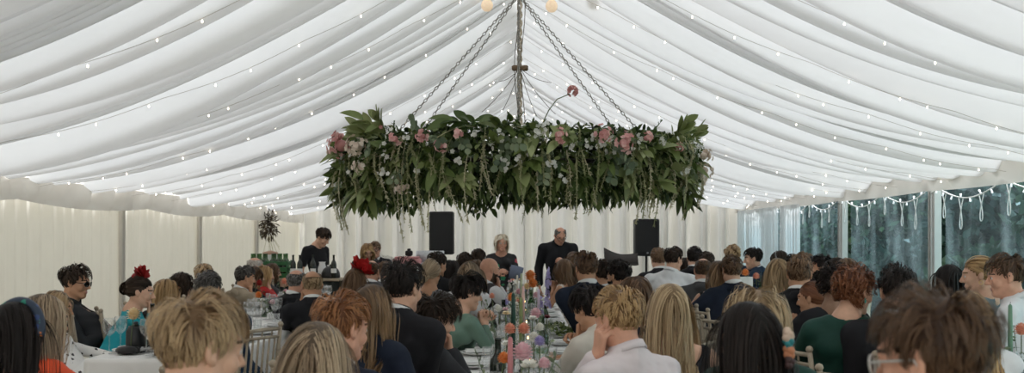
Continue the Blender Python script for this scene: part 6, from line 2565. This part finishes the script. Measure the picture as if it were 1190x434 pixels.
g(868, 345, 400, 'MR', -14, 'long', 'black', 'dress', BLK, 'dark haired woman with teal and orange hair clip, lower right', 'the teal and orange hair clip', hair=dict(vol=.024, back=-.6), skin='tan',
  extra=(('clip', (.062, -.125, .015), (mat('clip_cream', (.60, .45, .35), .6), mat('clip_teal', (.02, .20, .22), .5), mat('clip_orange', (.50, .20, .10), .6), mat('clip_dark', (.06, .03, .03), .6))),), **F_)
g(878, 327, 325, 'MR', 0, 'bob', 'blonde', 'dress', DGRN, 'blonde woman with big smooth upswept hair behind the dark head', 'the big upswept blonde hair', hair=dict(vol=.05, len=.17, clump=.35, back=-.5), **F_)
g(1084, 333, 610, 'MR', -42, 'mop', 'brown', 'jacket', BLK, 'brown haired man with clear framed glasses in the right foreground', 'the man with clear glasses', extra=('clear_glasses',), tyaw=-25, skin='pink', hair=dict(len=.07, vol=.032, dens=1.3, clump=.5))
# --- right table, inner side
g(765, 288, 103, 'RI', -10, 'short', 'midbrown', 'jacket', BLK, 'brown haired man in black just right of the loudspeaker stand', 'the man by the loudspeaker stand')
g(783, 287, 110, 'RI', 50, 'short', 'dark', 'shirt', WHT, 'man in glasses with broad white shirted back', 'the broad white shirted back', extra=('glasses',), tyaw=15, w=1.12, pose=('forward', 'forward'))
g(797, 298, 93, 'RI', 20, 'bob', 'dark', 'dress', BLK, 'small dark head just right of the broad white shirted back', 'the small dark head', **F_)
g(807, 287, 100, 'RI', 10, 'short', 'black', 'jacket', BLK, 'black haired man in black suit behind the bald man', 'the black haired man behind the bald one')
g(821, 293, 107, 'RI', 10, 'short', 'dark', 'jacket', NAVY, 'dark hair showing just above the bald man in grey', 'the dark hair above the bald man')
g(817, 300, 123, 'RI', 10, 'ring', 'brown', 'jacket', GREY, 'bald man in grey suit, centre right', 'the bald man in grey', skin='pink', hair=dict(len=.012, vol=.006))
g(834, 301, 131, 'RI', 5, 'longwavy', 'highlight', 'strap', BLK, 'woman with brown to blonde hair in black off-shoulder dress', 'the off-shoulder black dress', **F_)
g(850, 297, 133, 'RI', -8, 'short', 'brown', 'jacket', NAVY, 'short haired man in navy suit beside the off-shoulder black dress', 'the short haired navy suit')
g(904, 298, 142, 'RI', 10, 'long', 'darkblonde', 'dress', GKNT, 'straight dark blonde hair left of the large black jacket', 'the straight dark blonde hair', **F_)
g(929, 296, 166, 'RI', 18, 'short', 'midbrown', 'jacket', BLK, 'brown haired man in a large black jacket leaning right', 'the large black jacket', tyaw=5, w=1.1, hair=dict(vol=.03, len=.065), skin='tan')
g(944, 325, 173, 'RI', -52, 'up', 'auburn', 'knit', GKNT, 'auburn haired woman in grey jumper, clasped hands to the left', 'the grey jumper', pose=('clasp', 'clasp'), tyaw=-40, skin='tan', hair=dict(vol=.02), **F_)
g(968, 304, 188, 'RI', 15, 'afro', 'black', 'dress', BLK, 'guest with rounded curly black hair beside the ginger woman', 'the curly black hair', skin='brown', **F_)
g(993, 306, 228, 'RI', 62, 'curly', 'auburn', 'knit', DGRN, 'woman with curly ginger hair, green earring and dark green top', 'the curly ginger hair', extra=('earring',), tyaw=12, pitch=12, hair=dict(len=.12, vol=.04), **F_)
g(1043, 307, 232, 'RI', 8, 'short', 'black', 'jacket', BLK, 'black haired man in black jacket right of the ginger woman', 'the black jacket right of the ginger woman', seatdx=.42, hair=dict(vol=.028, len=.06), w=1.1)
g(1123, 333, 262, 'RI', 5, 'long', 'golden', 'shirt', WHT, 'woman with long golden brown hair behind the man with clear glasses', 'the long golden brown hair', nocollar=1, hair=dict(vol=.03), **F_)
# --- right table, window side
g(851, 284, 92, 'RW', -15, 'curly', 'sandy', 'jacket', NAVY, 'curly fair haired man before the back curtain, far right', 'the curly fair haired man', hair=dict(len=.06, vol=.03))
g(875, 288, 96, 'RW', -82, 'short', 'black', 'jacket', NAVY2, 'dark haired man in blue navy suit in left profile, far right', 'the left profile man in blue navy', tyaw=-60)
g(905, 290, 99, 'RW', -62, 'bob', 'dark', 'dress', CRM, 'dark haired woman with a headband looking left, far right', 'the dark hair with a headband', extra=(('band', mat('grey_band', (.3, .3, .3), .5), 0, .008),), **F_)
g(921, 296, 102, 'RW', -30, 'short', 'dark', 'jacket', BLK, 'dark head just left of the large black jacket\'s brown hair', 'the dark head by the third window post')
g(934, 293, 100, 'RW', -30, 'short', 'midbrown', 'jacket', GREY, 'brown head just behind the large black jacket man', 'the brown head behind the black jacket')
g(943, 296, 106, 'RW', -40, 'bob', 'black', 'dress', BLK, 'black haired woman between the black jacket and the bearded man', 'the black hair beside the bearded profile', **F_)
g(954, 296, 112, 'RW', -76, 'short', 'black', 'shirt', PNK, 'bearded black haired man in pale pink shirt, left profile', 'the bearded profile in pale pink', beard=1, skin='tan', tyaw=-60)
g(971, 299, 116, 'RW', -76, 'up', 'dark', 'dress', CRM, 'dark haired woman in left profile beside the bearded man in pink', 'the profile beside the bearded man', skin='tan', **F_)
g(983, 298, 124, 'RW', -48, 'bob', 'midbrown', 'dress', CRM, 'brown bobbed woman before the second window post', 'the brown bob by the second window post', **F_)
g(1102, 305, 167, 'RW', -14, 'long', 'black', 'dress', BLK, 'woman with long glossy black hair before the nearest window post', 'the long glossy black hair', **F_)
g(1137, 297, 181, 'RW', -72, 'lowbun', 'golden', 'dress', BLUG, 'blonde woman with low bun in blue grey dress, left profile', 'the low bun and blue grey dress', tyaw=-40, hair=dict(bun=(0, -.105, -.02)), extra=('goldring', ('petals', V(.0, -.11, -.06), .022, uv_mat('wine_rosette', [(0, (.12, .01, .02)), (1, (.20, .02, .03))]), 10)), **F_)
g(1169, 295, 194, 'RW', -76, 'mop', 'brown', 'shirt', WHT, 'brown haired man in open collared white shirt, left profile, right edge', 'the open collared white shirt', tyaw=-48, vneck=1, skin='pink', hair=dict(len=.07, vol=.026))

ROWX = {'LW': -3.08, 'LI': -1.62, 'LN': -1.80, 'ML': -.82, 'MR': .82, 'RI': 1.58, 'RW': 3.10}
ROWS = {'LW': 1, 'LI': -1, 'LN': -1, 'ML': 1, 'MR': -1, 'RI': 1, 'RW': -1}
for row, rx in ROWX.items():
    L = sorted([d for d in G_ if d['row'] == row], key=lambda d: d['s'], reverse=True)
    y = np.array([F / d['s'] - .06 for d in L])
    for _ in range(400):
        for i in range(len(y) - 1):
            gap = y[i + 1] - y[i]
            if gap < .50:
                m_ = (.50 - gap) / 2 * .6
                y[i] -= m_
                y[i + 1] += m_
    for d, yy in zip(L, y):
        hx = (d['px'] - VX) / d['s']
        d['seat'] = (rx + d.get('seatdx', 0), float(yy))
        d['table'] = ROWS[row]
        d['lyaw'] = 62 * ROWS[row]
for d in G_:
    person(d)
    a = math.radians(d['lyaw'])
    fwd = V(math.sin(a), math.cos(a))
    hand_over(CHAIR, (d['seat'][0] + fwd[0] * .02, d['seat'][1] + fwd[1] * .02, 0), -a, LM + d['who'], 'limewashed banquet chairs')

# --- standing people
S_ = dict(stand=True, row=None, seat=(0, 0), group='people standing')
for d in (
    dict(px=583, top=271, s=86, yaw=172, pitch=6, style='bob', hc='paleblonde', wear='dress', tm=FLD, label='standing woman with pale blonde bob, bright floral black dress, holding a sheet', f=True, pose=('low', 'low'), tyaw=176, lyaw=176, hair=dict(len=.15, vol=.03), skin='pink', **S_),
    dict(px=651, top=264, s=82, yaw=168, pitch=32, style='thin', hc='grey', wear='jacket', tm=BLK, label='standing elderly man in dark jacket looking down, beside the flowers', pose=('low', 'side'), tyaw=176, lyaw=176, hair=dict(ring=(.06, .03), len=.02, vol=.008), skin='pink', w=1.1, cm=BLK, extra=('glasses',), **S_),
    dict(px=375, top=265, s=82, yaw=112, pitch=30, style='quiff', hc='dark', wear='tee', tm=BLK, label='young barman in black t-shirt looking down behind the bar', pose=('side', 'side'), tyaw=120, lyaw=130, skin='fair', hair=dict(len=.06, vol=.028), **S_),
    dict(px=427, top=282, s=78, yaw=160, pitch=28, style='bob', hc='golden', wear='dress', tm=FLD, label='smiling blonde woman looking down, in front of the back curtain', f=True, pose=('low', 'low'), tyaw=165, lyaw=165, hair=dict(vol=.03), **S_),
    dict(px=436, top=281, s=72, yaw=185, pitch=5, style='short', hc='midbrown', wear='jacket', tm=BLK, label='man in dark glasses standing behind the smiling blonde woman', tyaw=180, lyaw=180, extra=('glasses',), skin='pink', **S_)):
    person(d)

# the sheet the standing woman reads from
d = [q for q in PEOPLE if q['px'] == 583][0]
hp_ = d['wr'][-1][1]
b = MB()
t = np.linspace(-1, 1, 9)
G = np.array([[(a * .085, .012 * a * a - .05 * c, .075 * c) for c in (-1, 0, 1)] for a in t])
b.grid(G)
o = tag(b.build('paper_sheet', mat('blue_grey_paper', (.16, .19, .27), .6, .03)), 'blue grey sheet held open by the standing woman', 'paper')
o.location = hp_ + V(.13, -.10, .0)
o.rotation_euler = (-.5, .25, 0)
md = o.modifiers.new('solid', 'SOLIDIFY')
md.thickness = .004

# ------------------------------------------------------------------ light and camera
sc = bpy.context.scene
w = bpy.data.worlds.new('overcast_sky')
sc.world = w
w.use_nodes = True
nt = w.node_tree
bg = nt.nodes['Background']
tc = nd(nt, 'ShaderNodeTexCoord')
sp = nd(nt, 'ShaderNodeSeparateXYZ')
nt.links.new(tc.outputs['Generated'], sp.inputs[0])
c = ramp(nt, sp.outputs[2], [(0.0, (.70, .66, .60)), (.25, (.92, .88, .83)), (1, (1.0, .97, .93))])
nt.links.new(c, bg.inputs[0])
bg.inputs[1].default_value = 1.45
l = bpy.data.lights.new('veiled_sun', 'SUN')
l.energy = 3.2
l.angle = math.radians(12)
l.color = (.93, .97, 1)
lo = bpy.data.objects.new('veiled_sun', l)
lo.rotation_euler = (math.radians(-42), math.radians(24), 0)
C.objects.link(lo)

cam = bpy.data.cameras.new('camera')
co = bpy.data.objects.new('camera', cam)
C.objects.link(co)
co.location = (0, 0, CAMZ)
co.rotation_euler = (PI / 2, 0, 0)
cam.sensor_width = 36
cam.lens = F / 1190 * 36
cam.shift_x = -(VX - 595) / 1190
cam.shift_y = (HY - 217) / 1190
cam.clip_start = .05
cam.dof.use_dof = True
cam.dof.focus_distance = 7.6
cam.dof.aperture_fstop = 4.0
sc.camera = co
sc.view_settings.view_transform = 'Standard'
sc.view_settings.look = 'None'
sc.view_settings.gamma = 1
sc.view_settings.use_curve_mapping = False
sc.view_settings.exposure = 1.05
sc.cycles.max_bounces = 8
sc.cycles.transparent_max_bounces = 16
sc.cycles.caustics_reflective = False
sc.cycles.caustics_refractive = False
sc.cycles.sample_clamp_indirect = 6
